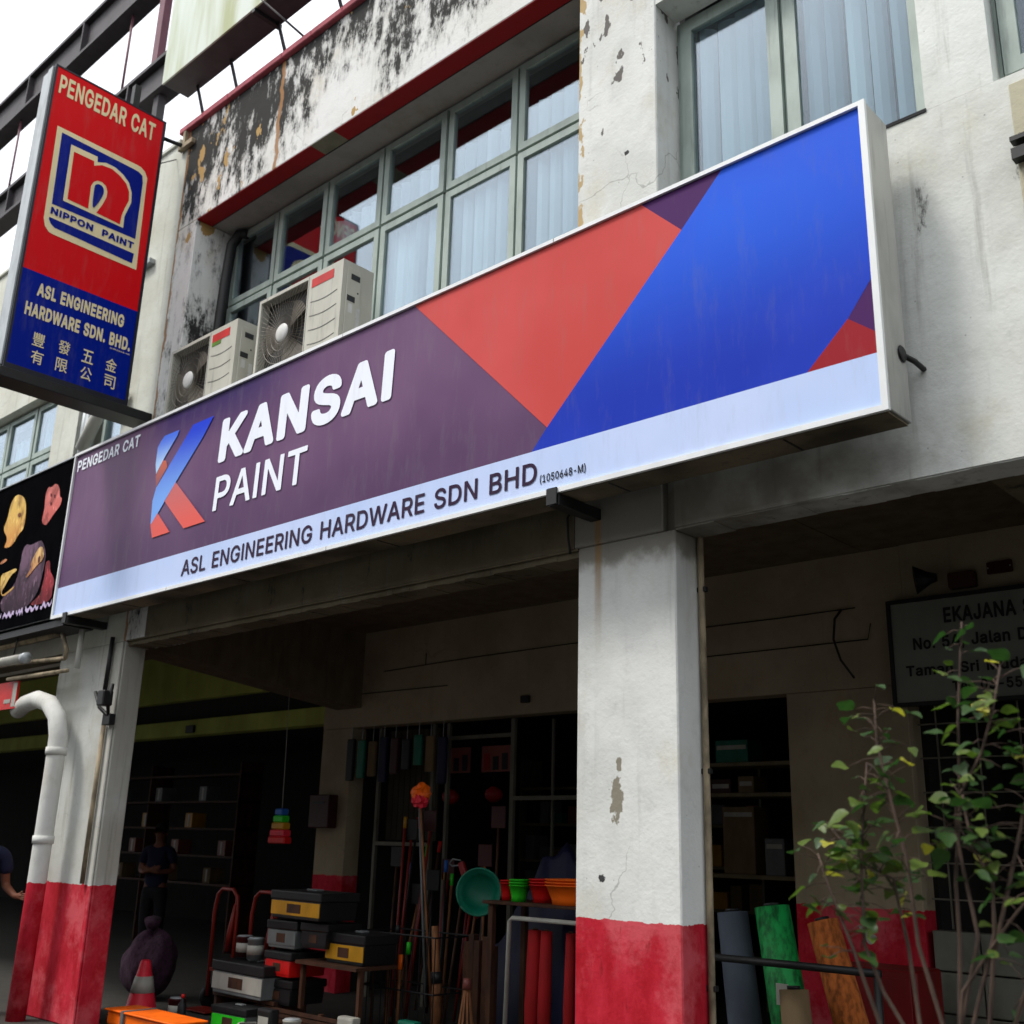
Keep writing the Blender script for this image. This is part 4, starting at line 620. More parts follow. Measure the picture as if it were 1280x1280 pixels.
# white waste pipe with its elbow, painted red below
pp = [(-11.5, -0.1, 2.80), (-11.2, -0.16, 2.845), (-10.85, -0.2, 2.86), (-10.58, -0.2, 2.80), (-10.38, -0.2, 2.66), (-10.30, -0.2, 2.48), (-10.29, -0.2, 2.2), (-10.30, -0.2, 1.2), (-10.33, -0.2, 0)]
tube('waste_pipe', pp, 0.085, M['pvc'], LH, 16)
for z in (2.30, 1.5): lathe('pipe_collar', (-10.295, -0.2, z), (0, 0, 1), [(0.096, 0), (0.096, 0.07)], M['pvc'], LH, 16)
tube('conduit', [(-9.82, -0.03, 3.4), (-9.84, -0.03, 2.9)], 0.022, M['blackmetal'], LH, 8)
tube('conduit', [(-9.77, -0.03, 2.58), (-9.78, -0.03, 1.17)], 0.022, M['rustpipe'], LH, 10)

# ------------------------------------------------------------------ row across the street (out of view; height and distance set to block low sky)
OP = thing('shophouse', 'row of shophouses across the street, out of view, raised and set close to block low sky', 'building', (-8, -24, 0))
M['unseen_opwall'] = simple('unseen_opposite_wall', (0.26, 0.25, 0.23, 1), 0.9)
box('wall', -60, 45, -22, -20, -0.5, 12.5, M['unseen_opwall'], OP)  # wall of the unseen row, blocks low sky
for k in range(30):
    a = -58+k*3.4; box('window', a, a+2.2, -20.0, -19.95, 5.2, 7.0, M['darkgap'], OP)  # windows of the unseen row
# ------------------------------------------------------------------ the long sign
def printcol(name, c, rough=0.5, grad=None, cloud=0.0, cloudc=None):
    m = MT(name, rough, spec=0.08); k = lin(c)
    if grad: k = m.mix(m.ss(m.axis(grad[0]), grad[1], grad[2]), k, lin(grad[3]))
    if cloudc: k = m.mix(m.ss(m.noise(0.9, detail=3), 0.35, 0.7, 0, cloud), k, lin(cloudc))
    # light dirt of the street
    k = m.mix(m.ss(m.noise(3.0, (4, 4, 0.8), detail=8, rough=0.7), 0.48, 0.75, 0, 0.14), k, (0.2, 0.19, 0.17, 1))
    m.bump(m.noise(1.7, (1, 1, 0.5), detail=3), 0.25, 0.03)
    return m.done(k)
SG = thing('shop_sign', 'long paint-shop sign in purple, red and blue with big white lettering across the facade', 'sign', (-6.16, -0.4, 3.58))
sx0, sx1, sz0, sz1 = -10.38, -1.925, 3.575, 5.275
box('cabinet', sx0+0.004, sx1-0.004, -0.385, -0.14, sz0+0.012, sz1-0.004, M['cabinet'], SG, 0.004)
box('underside', sx0+0.03, sx1-0.02, -0.37, -0.15, sz0, sz0+0.010, simple('stained_underside_board', (0.20, 0.16, 0.10, 1), 0.8, var=0.35, scale=1.5, grime=0.6), SG)
bm = bmesh.new(); add_box(bm, sx0, sx1, -0.41, -0.386, sz1-0.026, sz1); add_box(bm, sx0, sx1, -0.41, -0.386, sz0, sz0+0.03)
add_box(bm, sx0, sx0+0.022, -0.41, -0.386, sz0+0.03, sz1-0.026); add_box(bm, sx1-0.034, sx1, -0.41, -0.386, sz0+0.03, sz1-0.026)
mesh_obj('sign_frame', bm, M['white'], SG)
for x in (-8.26, -6.1, -4.0): box('frame_joint', x, x+0.004, -0.4105, -0.4101, sz0, sz0+0.03, M['darkgap'], SG); box('frame_joint', x, x+0.004, -0.4105, -0.4101, sz1-0.026, sz1, M['darkgap'], SG)
for x in (-9.1, -7.4, -5.6, -3.6, -2.5): box('underside_seam', x, x+0.012, -0.36, -0.16, sz0-0.003, sz0-0.0005, M['darkgap'], SG)
P_ = lambda y: (lambda u, v: Vector((u, y, v)))
m = MT('purple_print', 0.5, spec=0.08); x, z = m.axis(0), m.axis(2)
k = m.mix(m.ss(m.noise(0.8, detail=3), 0.3, 0.7), lin((96, 66, 102)), lin((114, 84, 116)))
navy = m.mth('MULTIPLY', m.ss(z, 4.75, 5.25), m.mth('MULTIPLY', m.ss(x, -9.1, -8.5), m.ss(x, -7.6, -6.2, 1, 0)))
k = m.mix(m.mth('MULTIPLY', navy, 0.8), k, lin((44, 34, 92)))
k = m.mix(m.ss(z, 4.5, 3.95, 0, 0.45), k, lin((72, 52, 84)))
k = m.mix(m.ss(m.noise(3.0, (4, 4, 0.8), detail=8, rough=0.7), 0.48, 0.75, 0, 0.22), k, (0.20, 0.18, 0.19, 1))
m.bump(m.noise(1.7, (1, 1, 0.5), detail=3), 0.25, 0.03); M['purple'] = m.done(k)
M['red'] = printcol('coral_red_print', (196, 72, 68), cloud=0.6, cloudc=(210, 88, 86))
M['blue'] = printcol('bright_blue_print', (24, 52, 172), grad=(2, 4.0, 5.1, (36, 96, 224)), cloud=0.35, cloudc=(48, 74, 204))
M['dpurple'] = printcol('deep_purple_print', (74, 34, 92)); M['dred'] = printcol('dark_red_print', (150, 34, 44))
M['band'] = printcol('pale_blue_band_print', (196, 210, 244), cloud=0.6, cloudc=(176, 200, 240))
M['letter'] = printcol('white_letter_vinyl', (238, 242, 252)); M['dletter'] = printcol('plum_letter_vinyl', (52, 34, 58)); M['bletter'] = printcol('black_letter_vinyl', (22, 20, 24))
Zd, Zt = 3.88, 5.25
fx0, fx1 = sx0+0.022, sx1-0.034
poly('face_panel', [(fx0, sz0+0.03), (fx1, sz0+0.03), (fx1, Zt), (fx0, Zt)], P_(-0.389), M['purple'], SG)
poly('white_band', [(fx0, sz0+0.03), (fx1, sz0+0.03), (fx1, Zd), (fx0, Zd)], P_(-0.392), M['band'], SG)
poly('red_shape', [(-5.31, Zt), (-3.33, Zt), (-3.05, 4.97), (-4.04, 4.01)], P_(-0.392), M['red'], SG)
poly('purple_shape', [(-3.33, Zt), (-2.77, Zt), (-3.05, 4.97)], P_(-0.392), M['dpurple'], SG)
poly('blue_shape', [(-2.77, Zt), (-3.05, 4.97), (-4.04, 4.01), (-4.16, Zd), (-2.33, Zd), (-2.10, 4.10), (-1.97, 4.27), (fx1, 4.28), (fx1, Zt)], P_(-0.392), M['blue'], SG)
poly('purple_shape', [(-2.10, 4.10), (fx1, 4.28), (fx1, 3.985)], P_(-0.392), M['dpurple'], SG)
poly('red_shape', [(-2.33, Zd), (-2.10, 4.10), (fx1, 3.985), (fx1, Zd)], P_(-0.392), M['dred'], SG)
t3 = P_(-0.396)
text('small_lettering', 'PENGEDAR CAT', -10.31, -9.09, 5.07, 5.19, t3, M['letter'], SG, 1)
text('big_lettering', 'KANSAI', -7.69, -5.49, 4.58, 4.98, t3, M['letter'], SG, 2, 0.03)
text('big_lettering', 'PAINT', -7.69, -6.44, 4.165, 4.46, t3, M['letter'], SG, 0, 0.03)
text('dark_lettering', 'ASL ENGINEERING HARDWARE SDN BHD', -8.07, -4.11, 3.67, 3.81, t3, M['dletter'], SG, 0)
text('small_dark_lettering', '(1050648-M)', -4.085, -3.735, 3.655, 3.715, t3, M['bletter'], SG, 0)
def vgrad(name, a, b, z0, z1):
    m = MT(name, 0.4, spec=0.08); return m.done(m.mix(m.ss(m.axis(2), z0, z1), lin(a), lin(b)))
K1 = [(-8.631,5.06),(-8.385,5.058),(-8.408,5.007),(-8.566,4.863),(-8.607,4.821),(-8.703,4.71),(-8.733,4.809),(-8.733,4.97),(-8.693,5.018)]
K2 = [(-8.155,5.051),(-7.833,5.053),(-7.971,4.891),(-8.339,4.557),(-8.582,4.32),(-8.687,4.232),(-8.705,4.454),(-8.671,4.57),(-8.497,4.735),(-8.284,4.932)]
K3 = [(-8.607,4.821),(-8.552,4.801),(-8.514,4.738),(-8.672,4.576),(-8.705,4.69)]
K4 = [(-8.339,4.557),(-7.788,4.099),(-8.116,4.096),(-8.494,4.413)]
K5 = [(-8.587,4.321),(-8.34,4.104),(-8.631,4.1),(-8.686,4.23)]
M['k1'] = vgrad('light_blue_print', (178, 212, 246), (72, 112, 226), 4.72, 5.06); M['k2'] = vgrad('blue_stripe_print', (120, 168, 240), (38, 66, 208), 4.35, 5.05)
M['k3'] = vgrad('orange_print', (150, 88, 92), (196, 96, 70), 4.6, 4.82); M['k4'] = vgrad('salmon_print', (224, 92, 82), (198, 104, 104), 4.1, 4.55)
for nm, pt, mt in (('emblem_piece', K3, 'k3'), ('emblem_piece', K4, 'k4'), ('emblem_piece', K5, 'k4'), ('emblem_piece', K1, 'k1'), ('emblem_piece', K2, 'k2')):
    poly(nm, pt, P_(-0.396), M[mt], SG)
# bracket under the sign, and its clip over the frame
BR = lambda x: boxes('bracket', [(x-0.05, x+0.03, -0.40, -0.001, sz0-0.075, sz0-0.005), (x-0.05, x+0.03, -0.425, -0.412, sz0-0.075, sz0+0.03)], M['blackmetal'], SG, 0.003)
BR(-3.96); BR(-10.05)
tube('stay_bolt', [(-1.925, -0.16, 3.93), (-1.905, -0.10, 3.92), (-1.90, -0.001, 3.91)], 0.014, M['blackmetal'], SG, 6)
m = MT('scorched_smudge', 0.9); 
lathe('bolt_plate', (-1.924, -0.20, 3.93), (1, 0, 0), [(0.045, 0), (0.035, 0.008)], M['blackmetal'], SG, 12)

# ------------------------------------------------------------------ neighbour's black picture sign
NS = thing('picture_sign', 'black picture sign of the left-hand shop with yellow and pink bread shapes on it', 'sign', (-13, -0.4, 3.58))
M['blackprint'] = simple('black_print', (0.004, 0.004, 0.005, 1), 0.5, spec=0.0)
box('cabinet', -17.0, -10.39, -0.385, -0.14, 3.59, 5.26, M['blackmetal'], NS)
box('face_panel', -17.0, -10.392, -0.392, -0.386, 3.60, 5.25, M['blackprint'], NS)
bm = bmesh.new(); add_box(bm, -17.0, -10.392, -0.408, -0.386, 5.251, 5.265); mesh_obj('edge_trim', bm, M['greymetal'], NS)
NB1 = [(-11.728,5.119),(-11.559,5.078),(-11.437,4.99),(-11.378,4.826),(-11.38,4.66),(-11.476,4.635),(-11.601,4.518),(-11.771,4.518),(-11.81,4.538),(-11.749,4.626),(-11.924,4.755),(-11.839,4.869),(-11.834,5.025)]
NB1E = [(-11.595,4.88),(-11.499,4.869),(-11.487,4.818),(-11.577,4.832)]
NB2 = [(-10.762,5.055),(-10.656,4.986),(-10.62,4.871),(-10.559,4.852),(-10.574,4.769),(-10.693,4.711),(-10.793,4.636),(-10.848,4.606),(-10.956,4.659),(-10.957,4.747),(-10.936,4.811),(-10.974,4.968),(-10.929,5.048),(-10.848,5.018)]
NB2E = [(-10.848,4.957),(-10.811,4.947),(-10.807,4.908),(-10.838,4.92)]
NB3 = [(-11.228,4.483),(-11.156,4.444),(-10.919,4.465),(-10.869,4.444),(-10.789,4.371),(-10.723,4.255),(-10.741,4.102),(-10.785,3.902),(-10.944,3.795),(-11.155,3.743),(-11.485,3.757),(-11.634,3.828),(-11.677,3.941),(-11.357,4.059),(-11.314,4.268),(-11.313,4.43)]
NB3F = [(-10.883,4.399),(-10.793,4.358),(-10.758,4.235),(-10.887,4.202),(-11.089,4.088),(-11.125,4.106),(-11.012,4.195),(-11.067,4.23),(-10.964,4.346)]
NB4 = [(-10.613,4.212),(-10.587,4.092),(-10.499,4.028),(-10.435,3.956),(-10.47,3.898),(-10.449,3.795),(-10.601,3.764),(-10.88,3.774),(-10.919,3.804),(-10.718,3.868),(-10.716,3.944),(-10.684,4.055),(-10.719,4.203)]
NB5 = [(-11.396,4.246),(-11.367,4.208),(-11.494,4.186),(-11.607,4.081),(-11.677,4.022),(-11.628,3.975),(-11.342,4.057),(-11.4,4.012),(-11.677,3.941),(-11.787,4.229),(-11.601,4.229)]
NB6 = [(-11.591,3.717),(-11.293,3.721),(-10.54,3.744),(-10.496,3.676),(-10.839,3.654),(-11.258,3.626),(-11.549,3.606)]
NB7 = [(-11.843,4.376),(-11.71,4.397),(-11.653,4.367),(-11.829,4.339)]
yy = -0.396
def art(pt, name, a, b, z0, z1, y=yy, it=2, nm='picture_shape'):
    m = MT(name, 0.5, spec=0.05)
    k = m.mix(m.ss(m.axis(2), z0, z1), lin(a), lin(b)); dk = tuple(v*0.35 for v in lin(a)[:3])+(1,); lt = tuple(min(1, v*1.6+0.05) for v in lin(b)[:3])+(1,)
    k = m.mix(m.ss(m.noise(5, (1, 1, 0.6), detail=5, dist=1.2), 0.42, 0.62, 0, 0.75), k, dk)
    k = m.mix(m.ss(m.noise(8, (1.6, 1, 0.7), detail=5, dist=1.5, off=(5, 1, 3)), 0.55, 0.72, 0, 0.7), k, lt)
    poly(nm, smooth_pts(pt, it), P_(y), m.done(k), NS)
art(NB3, 'plum_bread_print', (58, 34, 52), (112, 84, 104), 3.75, 4.45)
art(NB4, 'crimson_print', (110, 26, 34), (176, 58, 66), 3.78, 4.2)
art(NB5, 'straw_print', (168, 116, 58), (222, 186, 104), 3.8, 4.3, -0.399)
art(NB3F, 'cream_print', (196, 130, 84), (232, 192, 128), 4.1, 4.4, -0.401)
art(NB1, 'golden_print', (206, 140, 72), (222, 182, 96), 4.5, 5.0)
art(NB2, 'rose_print', (196, 92, 84), (214, 120, 112), 4.6, 5.0)
art(NB7, 'amber_print', (190, 120, 84), (200, 140, 90), 4, 5)
art(NB1E, 'brown_dot_print', (150, 90, 50), (150, 90, 50), 4, 5, -0.399)
for dx, dz in ((0, 0), (0.09, -0.03), (0.03, -0.10)):
    art([(u+dx, v+dz) for u, v in NB2E], 'dark_dot_print', (110, 40, 44), (110, 40, 44), 4, 5, -0.399)
for dx, dz in ((0.02, 0.0),):
    art([(-10.90, 4.27), (-10.85, 4.30), (-10.83, 4.23), (-10.87, 4.20)], 'dark_dot_print', (90, 50, 40), (90, 50, 40), 4, 5, -0.403)
lil = printcol('mauve_script_print', (190, 172, 206)); rr_ = random.Random(3); a_ = -11.75
while a_ < -10.6:                                   # the blurred, unreadable script line
    wd_ = rr_.uniform(.14, .3); up_ = []; lo_ = []
    for q in range(9):
        uu = a_+wd_*q/8; vv = 3.735+0.022*math.sin(q*2.1+a_*5); up_.append((uu, vv+rr_.uniform(.010, .035))); lo_.append((uu, vv-rr_.uniform(.008, .02)))
    poly('script_word', up_+lo_[::-1], P_(-0.404), lil, NS); a_ += wd_+0.05

# ------------------------------------------------------------------ hanging blade sign
BS = thing('blade_sign', 'tall red and blue double-sided sign hanging out from the facade, lettered PENGEDAR CAT', 'sign', (-9.8, -0.9, 5.65))
fx = -9.70
by0, by1, bz0, bz1 = -1.50, -0.27, 5.67, 8.98
box('sign_box', -9.95, fx-0.012, by0, by1, bz0, bz1, M['blackmetal'], BS, 0.006)
boxes('end_sheet', [(-9.94, -9.83, by0-0.012, by0-0.001, bz0+0.03, bz1-0.04), (-9.826, fx-0.03, by0-0.016, by0-0.001, bz0+0.03, bz1-0.02)], M['greymetal'], BS)
bm = bmesh.new()
for b in ((by0, by0+0.022, bz0, bz1), (by1-0.03, by1, bz0, bz1), (by0+0.022, by1-0.03, bz1-0.018, bz1), (by0+0.022, by1-0.03, bz0, bz0+0.05)):
    add_box(bm, fx-0.012, fx+0.006, b[0], b[1], b[2], b[3])
mesh_obj('sign_frame', bm, simple('navy_black_frame', (0.008, 0.009, 0.02, 1), 0.45), BS)
box('bottom_rail', -9.97, fx+0.02, by0-0.03, 0.0, bz0-0.10, bz0-0.002, M['blackmetal'], BS, 0.006)
B_ = lambda d: (lambda u, v: Vector((fx+d, u, v)))
M['bred'] = printcol('signal_red_print', (212, 18, 26), rough=0.35, cloud=0.3, cloudc=(222, 36, 40)); M['bblue'] = printcol('deep_blue_print', (0, 28, 136), rough=0.35)
M['cream'] = printcol('cream_print', (232, 216, 172)); M['bnavy'] = printcol('navy_print', (10, 30, 130), rough=0.35)
zs_ = 6.70
poly('red_panel', [(by0+.022, zs_), (by1-.03, zs_), (by1-.03, bz1-.018), (by0+.022, bz1-.018)], B_(0.0), M['bred'], BS)
poly('blue_panel', [(by0+.022, bz0+.05), (by1-.03, bz0+.05), (by1-.03, zs_), (by0+.022, zs_)], B_(0.0), M['bblue'], BS)
BL_OUT = [(-1.387,8.312),(-0.526,8.313),(-0.481,8.309),(-0.431,8.28),(-0.396,8.216),(-0.394,8.054),(-0.375,7.173)]
BL_OUT2 = [(-0.375,7.143),(-0.739,7.143),(-1.252,7.148),(-1.298,7.156),(-1.344,7.202),(-1.367,7.278)]
BL_BLUE = [(-1.333,8.261),(-0.549,8.246),(-0.497,8.24),(-0.452,8.215),(-0.438,8.14),(-0.432,7.475),(-1.315,7.459)]
BL_N_OUT = [(-1.227,8.178),(-0.949,8.183),(-0.94,8.124),(-0.85,8.162),(-0.751,8.161),(-0.658,8.122),(-0.587,8.064),(-0.542,7.966),(-0.532,7.851),(-0.557,7.759),(-0.582,7.667),(-0.578,7.535),(-1.217,7.541)]
BL_N_RED = [(-1.189,8.113),(-0.978,8.115),(-0.97,8.066),(-0.892,8.113),(-0.783,8.124),(-0.692,8.091),(-0.615,8.037),(-0.573,7.964),(-0.562,7.863),(-0.594,7.754),(-0.613,7.666),(-0.619,7.558),(-0.874,7.568),(-0.829,7.678),(-0.796,7.786),(-0.796,7.852),(-0.82,7.906),(-0.866,7.929),(-0.913,7.921),(-0.95,7.886),(-0.969,7.83),(-0.968,7.765),(-0.962,7.572),(-1.178,7.577)]
BL_DROP = [(-0.936,7.834),(-0.929,7.864),(-0.902,7.888),(-0.86,7.888),(-0.833,7.853),(-0.834,7.794),(-0.867,7.686),(-0.926,7.569)]
BL_BLUE2 = [(-1.317,7.311),(-0.424,7.308),(-0.431,7.194),(-1.184,7.221),(-1.252,7.221),(-1.296,7.25),(-1.318,7.288)]
BL_TXT = [(-1.319,7.35),(-1.317,7.426),(-0.433,7.428),(-0.45,7.351)]
BL_T = [(-1.318,6.465),(-1.303,6.591),(-0.425,6.608),(-0.424,6.463),(-1.395,6.235),(-1.399,6.37),(-0.333,6.392),(-0.323,6.245)]
BL_CH = [(-1.222,6.034),(-0.974,6.047),(-0.735,6.037),(-0.491,6.035),(-1.211,5.858),(-0.973,5.861),(-0.728,5.86),(-0.484,5.859)]
BL_CHS = [(-1.273,5.963),(-1.15,5.978),(-1.277,6.097),(-1.164,6.103)]
BL_REG = [(-0.533,6.215),(-0.317,6.208),(-0.531,6.201),(-0.32,6.224)]
BL_PC = [(-1.432,8.678),(-1.439,8.897),(-0.368,8.888),(-0.397,8.668)]
BL_FRAME = [(-1.523,8.98),(-0.285,8.998),(-0.212,5.682),(-1.467,5.652),(-1.489,6.688),(-0.249,6.711)]
poly('badge_border', BL_OUT+BL_OUT2, B_(0.003), M['cream'], BS)
poly('badge_field', BL_BLUE, B_(0.006), M['bnavy'], BS); poly('badge_field', BL_BLUE2, B_(0.006), M['bnavy'], BS)
poly('badge_letter_edge', smooth_pts(BL_N_OUT, 0), B_(0.009), M['cream'], BS)
poly('badge_letter', BL_N_RED, B_(0.012), M['bred'], BS)
poly('badge_drop', smooth_pts(BL_DROP, 2), B_(0.015), M['bnavy'], BS)
text('badge_lettering', 'NIPPON  PAINT', -1.315, -0.44, 7.350, 7.428, B_(0.009), M['bnavy'], BS, 2)
text('top_lettering', 'PENGEDAR CAT', -1.435, -0.385, 8.672, 8.892, B_(0.005), M['cream'], BS, 1)
text('company_lettering', 'ASL ENGINEERING', -1.31, -0.425, 6.465, 6.605, B_(0.005), M['cream'], BS, 2)
text('company_lettering', 'HARDWARE SDN. BHD.', -1.395, -0.325, 6.238, 6.380, B_(0.005), M['cream'], BS, 2)
text('small_lettering', '(1050648-M)', -0.53, -0.32, 6.200, 6.218, B_(0.005), M['cream'], BS, 0)
for ch, (u, v) in zip('豐發五金有限公司', BL_CH):
    cjk('chinese_character', ch, u-0.058, u+0.058, v-0.068, v+0.068, B_(0.005), M['cream'], BS)
tube('stay_arm', [(-9.78, by1, 8.83), (-9.74, -0.06, 8.83), (-9.70, 0.0, 8.82)], 0.022, M['blackmetal'], BS, 6)
boxes('wall_plate', [(-9.80, -9.52, -0.05, -0.001, 8.78, 8.84), (-9.73, -9.68, -0.045, -0.001, 8.84, 9.02)], M['rustpipe'], BS, 0.003)
tube('guy_wire', [(-9.8, by1, 8.5), (-9.9, 0.0, 8.75)], 0.006, M['blackmetal'], BS, 5)
boxes('top_bracket', [(-9.87, -9.80, -0.62, -0.55, bz1+0.001, bz1+0.34), (-9.93, -9.74, -0.8, -0.35, bz1+0.001, bz1+0.03)], M['blackmetal'], BS)

# ------------------------------------------------------------------ rooftop billboard box and steel gantry
BB = thing('billboard_box', 'pale weathered billboard box on dark struts above the parapet', 'billboard', (-8, -0.15, 9.07))
m = MT('algae_stained_sheet', 0.7); 
k = m.mix(m.ss(m.noise(1.1, (2, 2, 0.3), detail=6), 0.42, 0.7), lin((206, 214, 204)), lin((166, 172, 132))); M['bill'] = m.done(k)
box('box_body', -9.86, -4.6, -0.28, 0.02, 9.545, 12.4, M['steel'], BB)
box('front_sheet', -9.87, -4.6, -0.30, -0.282, 9.54, 12.4, M['bill'], BB)
for x in (-9.6, -8.95, -8.1, -7.2, -6.3, -5.4):
    tube('strut', [(x, -0.02, 9.55), (x+0.12, 0.05, 9.07)], 0.018, M['steel'], BB, 6)
    tube('strut', [(x+0.5, 0.05, 9.07), (x+0.12, -0.3, 9.56)], 0.012, M['steel'], BB, 5) if x in (-8.1, -6.3) else None
for x in (-8.15, -7.22): box('cross_rib', x, x+0.05, -0.30, 0.03, 9.50, 9.543, M['blackmetal'], BB)
GT = thing('roof_gantry', 'dark steel gantry of two long beams joined by thin red rods against the sky', 'gantry', (-14, 0.3, 8.9))
for z0, z1, xr in ((12.33, 12.95, -7), (10.42, 10.93, -10.95)):
    bm = bmesh.new()
    add_box(bm, -32, xr, 0.22, 0.46, z0, z0+0.05); add_box(bm, -32, xr, 0.22, 0.46, z1-0.05, z1); add_box(bm, -32, xr, 0.30, 0.34, z0+0.05, z1-0.05)
    for k_ in range(12):
        xx = -31.5+k_*1.78
        if xx < xr-0.1: add_box(bm, xx, xx+0.03, 0.22, 0.30, z0+0.05, z1-0.05)
    mesh_obj('beam', bm, M['steel'], GT)
for x in (-12.35, -15.83, -19.3, -22.8): tube('rod', [(x, 0.34, 10.93), (x, 0.34, 12.33)], 0.018, M['purplesteel'], GT, 6)
box('post', -11.47, -11.33, 0.28, 0.38, 10.93, 12.33, M['purplesteel'], GT)
for x in (-11.25, -18.0): box('post', x, x+0.12, 0.28, 0.38, 8.98, 10.42, M['steel'], GT)

# ------------------------------------------------------------------ air conditioners on the ledge
M['acbody'] = simple('cream_ac_sheet', (0.50, 0.49, 0.42, 1), 0.5, var=0.05, grime=0.35)
M['acgrille'] = simple('brown_grey_grille_wire', (0.17, 0.15, 0.12, 1), 0.55)
M['acfan'] = simple('dark_fan_plastic', (0.03, 0.03, 0.032, 1), 0.5)
M['achub'] = simple('pale_hub_plastic', (0.62, 0.62, 0.6, 1), 0.5)
M['sticker'] = simple('red_sticker', lin((200, 40, 34)), 0.5); M['stickerg'] = simple('green_sticker', lin((90, 130, 40)), 0.5)
M['acline'] = simple('grey_emboss_line', (0.22, 0.22, 0.2, 1), 0.6)
def ac(x0, x1, z1, label, d=0.32, green=False):
    y0, z0 = -0.20, 5.30; W = x1-x0; H_ = z1-z0
    t = thing('air_conditioner', label, 'air conditioner', (x0, y0, z0), group='outdoor air conditioner units on the ledge behind the long sign')
    xg = x0+0.60*W; bm = bmesh.new()
    e = 0.03
    add_box(bm, x0, x1, y0+0.10, y0+d, z0+0.02, z1)                                   # rear box
    add_box(bm, xg, x1, y0, y0+0.10, z0+0.02, z1)                                     # service side
    add_box(bm, x0, x0+e, y0, y0+0.10, z0+0.02, z1); add_box(bm, x0+e, xg, y0, y0+0.10, z1-e, z1); add_box(bm, x0+e, xg, y0, y0+0.10, z0+0.02, z0+0.02+e)
    mesh_obj('body', bm, M['acbody'], t)
    for a in (x0+0.15, x1-0.2): box('foot', a, a+0.06, y0, y0+d, z0, z0+0.019, M['blackmetal'], t)
    box('panel_seam', xg+0.012, xg+0.018, y0-0.002, y0, z0+0.03, z1-0.01, M['acline'], t)
    box('front_well', x0+e, xg, y0+0.088, y0+0.099, z0+0.05, z1-e, M['acfan'], t)
    cx, cz, rr = (x0+e+xg)/2, (z0+z1)/2+0.01, min(xg-x0, H_)/2-0.035
    bm = bmesh.new(); 
    for k_ in range(56):
        a = 2*math.pi*k_/56; c_, s_ = math.cos(a), math.sin(a); 
        ex = min((xg-x0-e)/2/max(abs(c_), 1e-3), (H_/2-0.035)/max(abs(s_), 1e-3))
        add_tube(bm, [(cx+0.07*c_, y0+0.012, cz+0.07*s_), (cx+ex*c_, y0+0.018, cz+ex*s_)], 0.0028, 3, cap=False)
    for r_ in (0.10, 0.16, 0.22, 0.28, 0.34):
        pr_ = [(cx+r_*math.cos(a), y0+0.012, cz+r_*math.sin(a)) for a in (2*math.pi*q/28 for q in range(29))]
        pr_ = [p for p in pr_]
        if r_ < min((xg-x0-e)/2, H_/2-0.035): add_tube(bm, pr_, 0.0025, 3, cap=False)
    mesh_obj('fan_grille', bm, M['acgrille'], t)
    lathe('fan_hub', (cx, y0+0.03, cz), (0, -1, 0), [(0.085, 0), (0.085, 0.02), (0.07, 0.032), (0.001, 0.034)], M['achub'], t, 24)
    for k_ in range(3):
        bm = bmesh.new(); a0 = 2*math.pi*k_/3+0.5; vs = []
        for q in range(6):
            a = a0+q*0.19
            vs.append([bm.verts.new((cx+r_*math.cos(a), y0+0.04+0.008*q, cz+r_*math.sin(a))) for r_ in (0.06, rr*0.6, rr)])
        for q in range(5):
            for r_ in range(2): bm.faces.new((vs[q][r_], vs[q][r_+1], vs[q+1][r_+1], vs[q+1][r_]))
        mesh_obj('fan_blade', bm, M['acgrille'], t, True)
    box('sticker', xg+0.05*W, xg+0.30*W, y0-0.003, y0-0.0005, z1-0.13, z1-0.05, M['sticker'], t)
    if green: box('sticker', xg+0.05*W, xg+0.18*W, y0-0.003, y0-0.0005, z1-0.17, z1-0.131, M['stickerg'], t)
    bm = bmesh.new()
    for k_ in range(4):
        zz = z1-0.26-k_*0.13
        add_tube(bm, [(xg+0.05*W+q*0.05*W, y0-0.001, zz-0.02*math.sin(q*math.pi/6)) for q in range(7)], 0.0035, 4)
    mesh_obj('embossed_lines', bm, M['acline'], t)
    # service side: valve cover, handle slots, label
    box('side_cover', x1, x1+0.012, y0+0.04, y0+0.20, z0+0.10, z1-0.06, M['acbody'], t, 0.004)
    boxes('handle_slot', [(x1+0.012, x1+0.015, y0+0.08, y0+0.17, z1-0.16, z1-0.11), (x1+0.012, x1+0.015, y0+0.05, y0+0.13, z1-0.36, z1-0.31)], M['acfan'], t)
    boxes('side_label', [(x1+0.012, x1+0.014, y0+0.07, y0+0.11, z1-0.46, z1-0.38), (x1+0.012, x1+0.02, y0+0.15, y0+0.185, z0+0.15, z1-0.40)], M['achub'], t)
    boxes('side_screws', [(x1+0.012, x1+0.016, y0+0.15, y0+0.162, z, z+0.012) for z in (z1-0.27, z1-0.5)], M['acfan'], t)
ac(-7.61, -6.44, 6.14, 'larger of the two outdoor air conditioner units, right one under the green-grey windows')
ac(-9.07, -7.94, 6.09, 'smaller left outdoor air conditioner unit with a red and green sticker', 0.24, True)
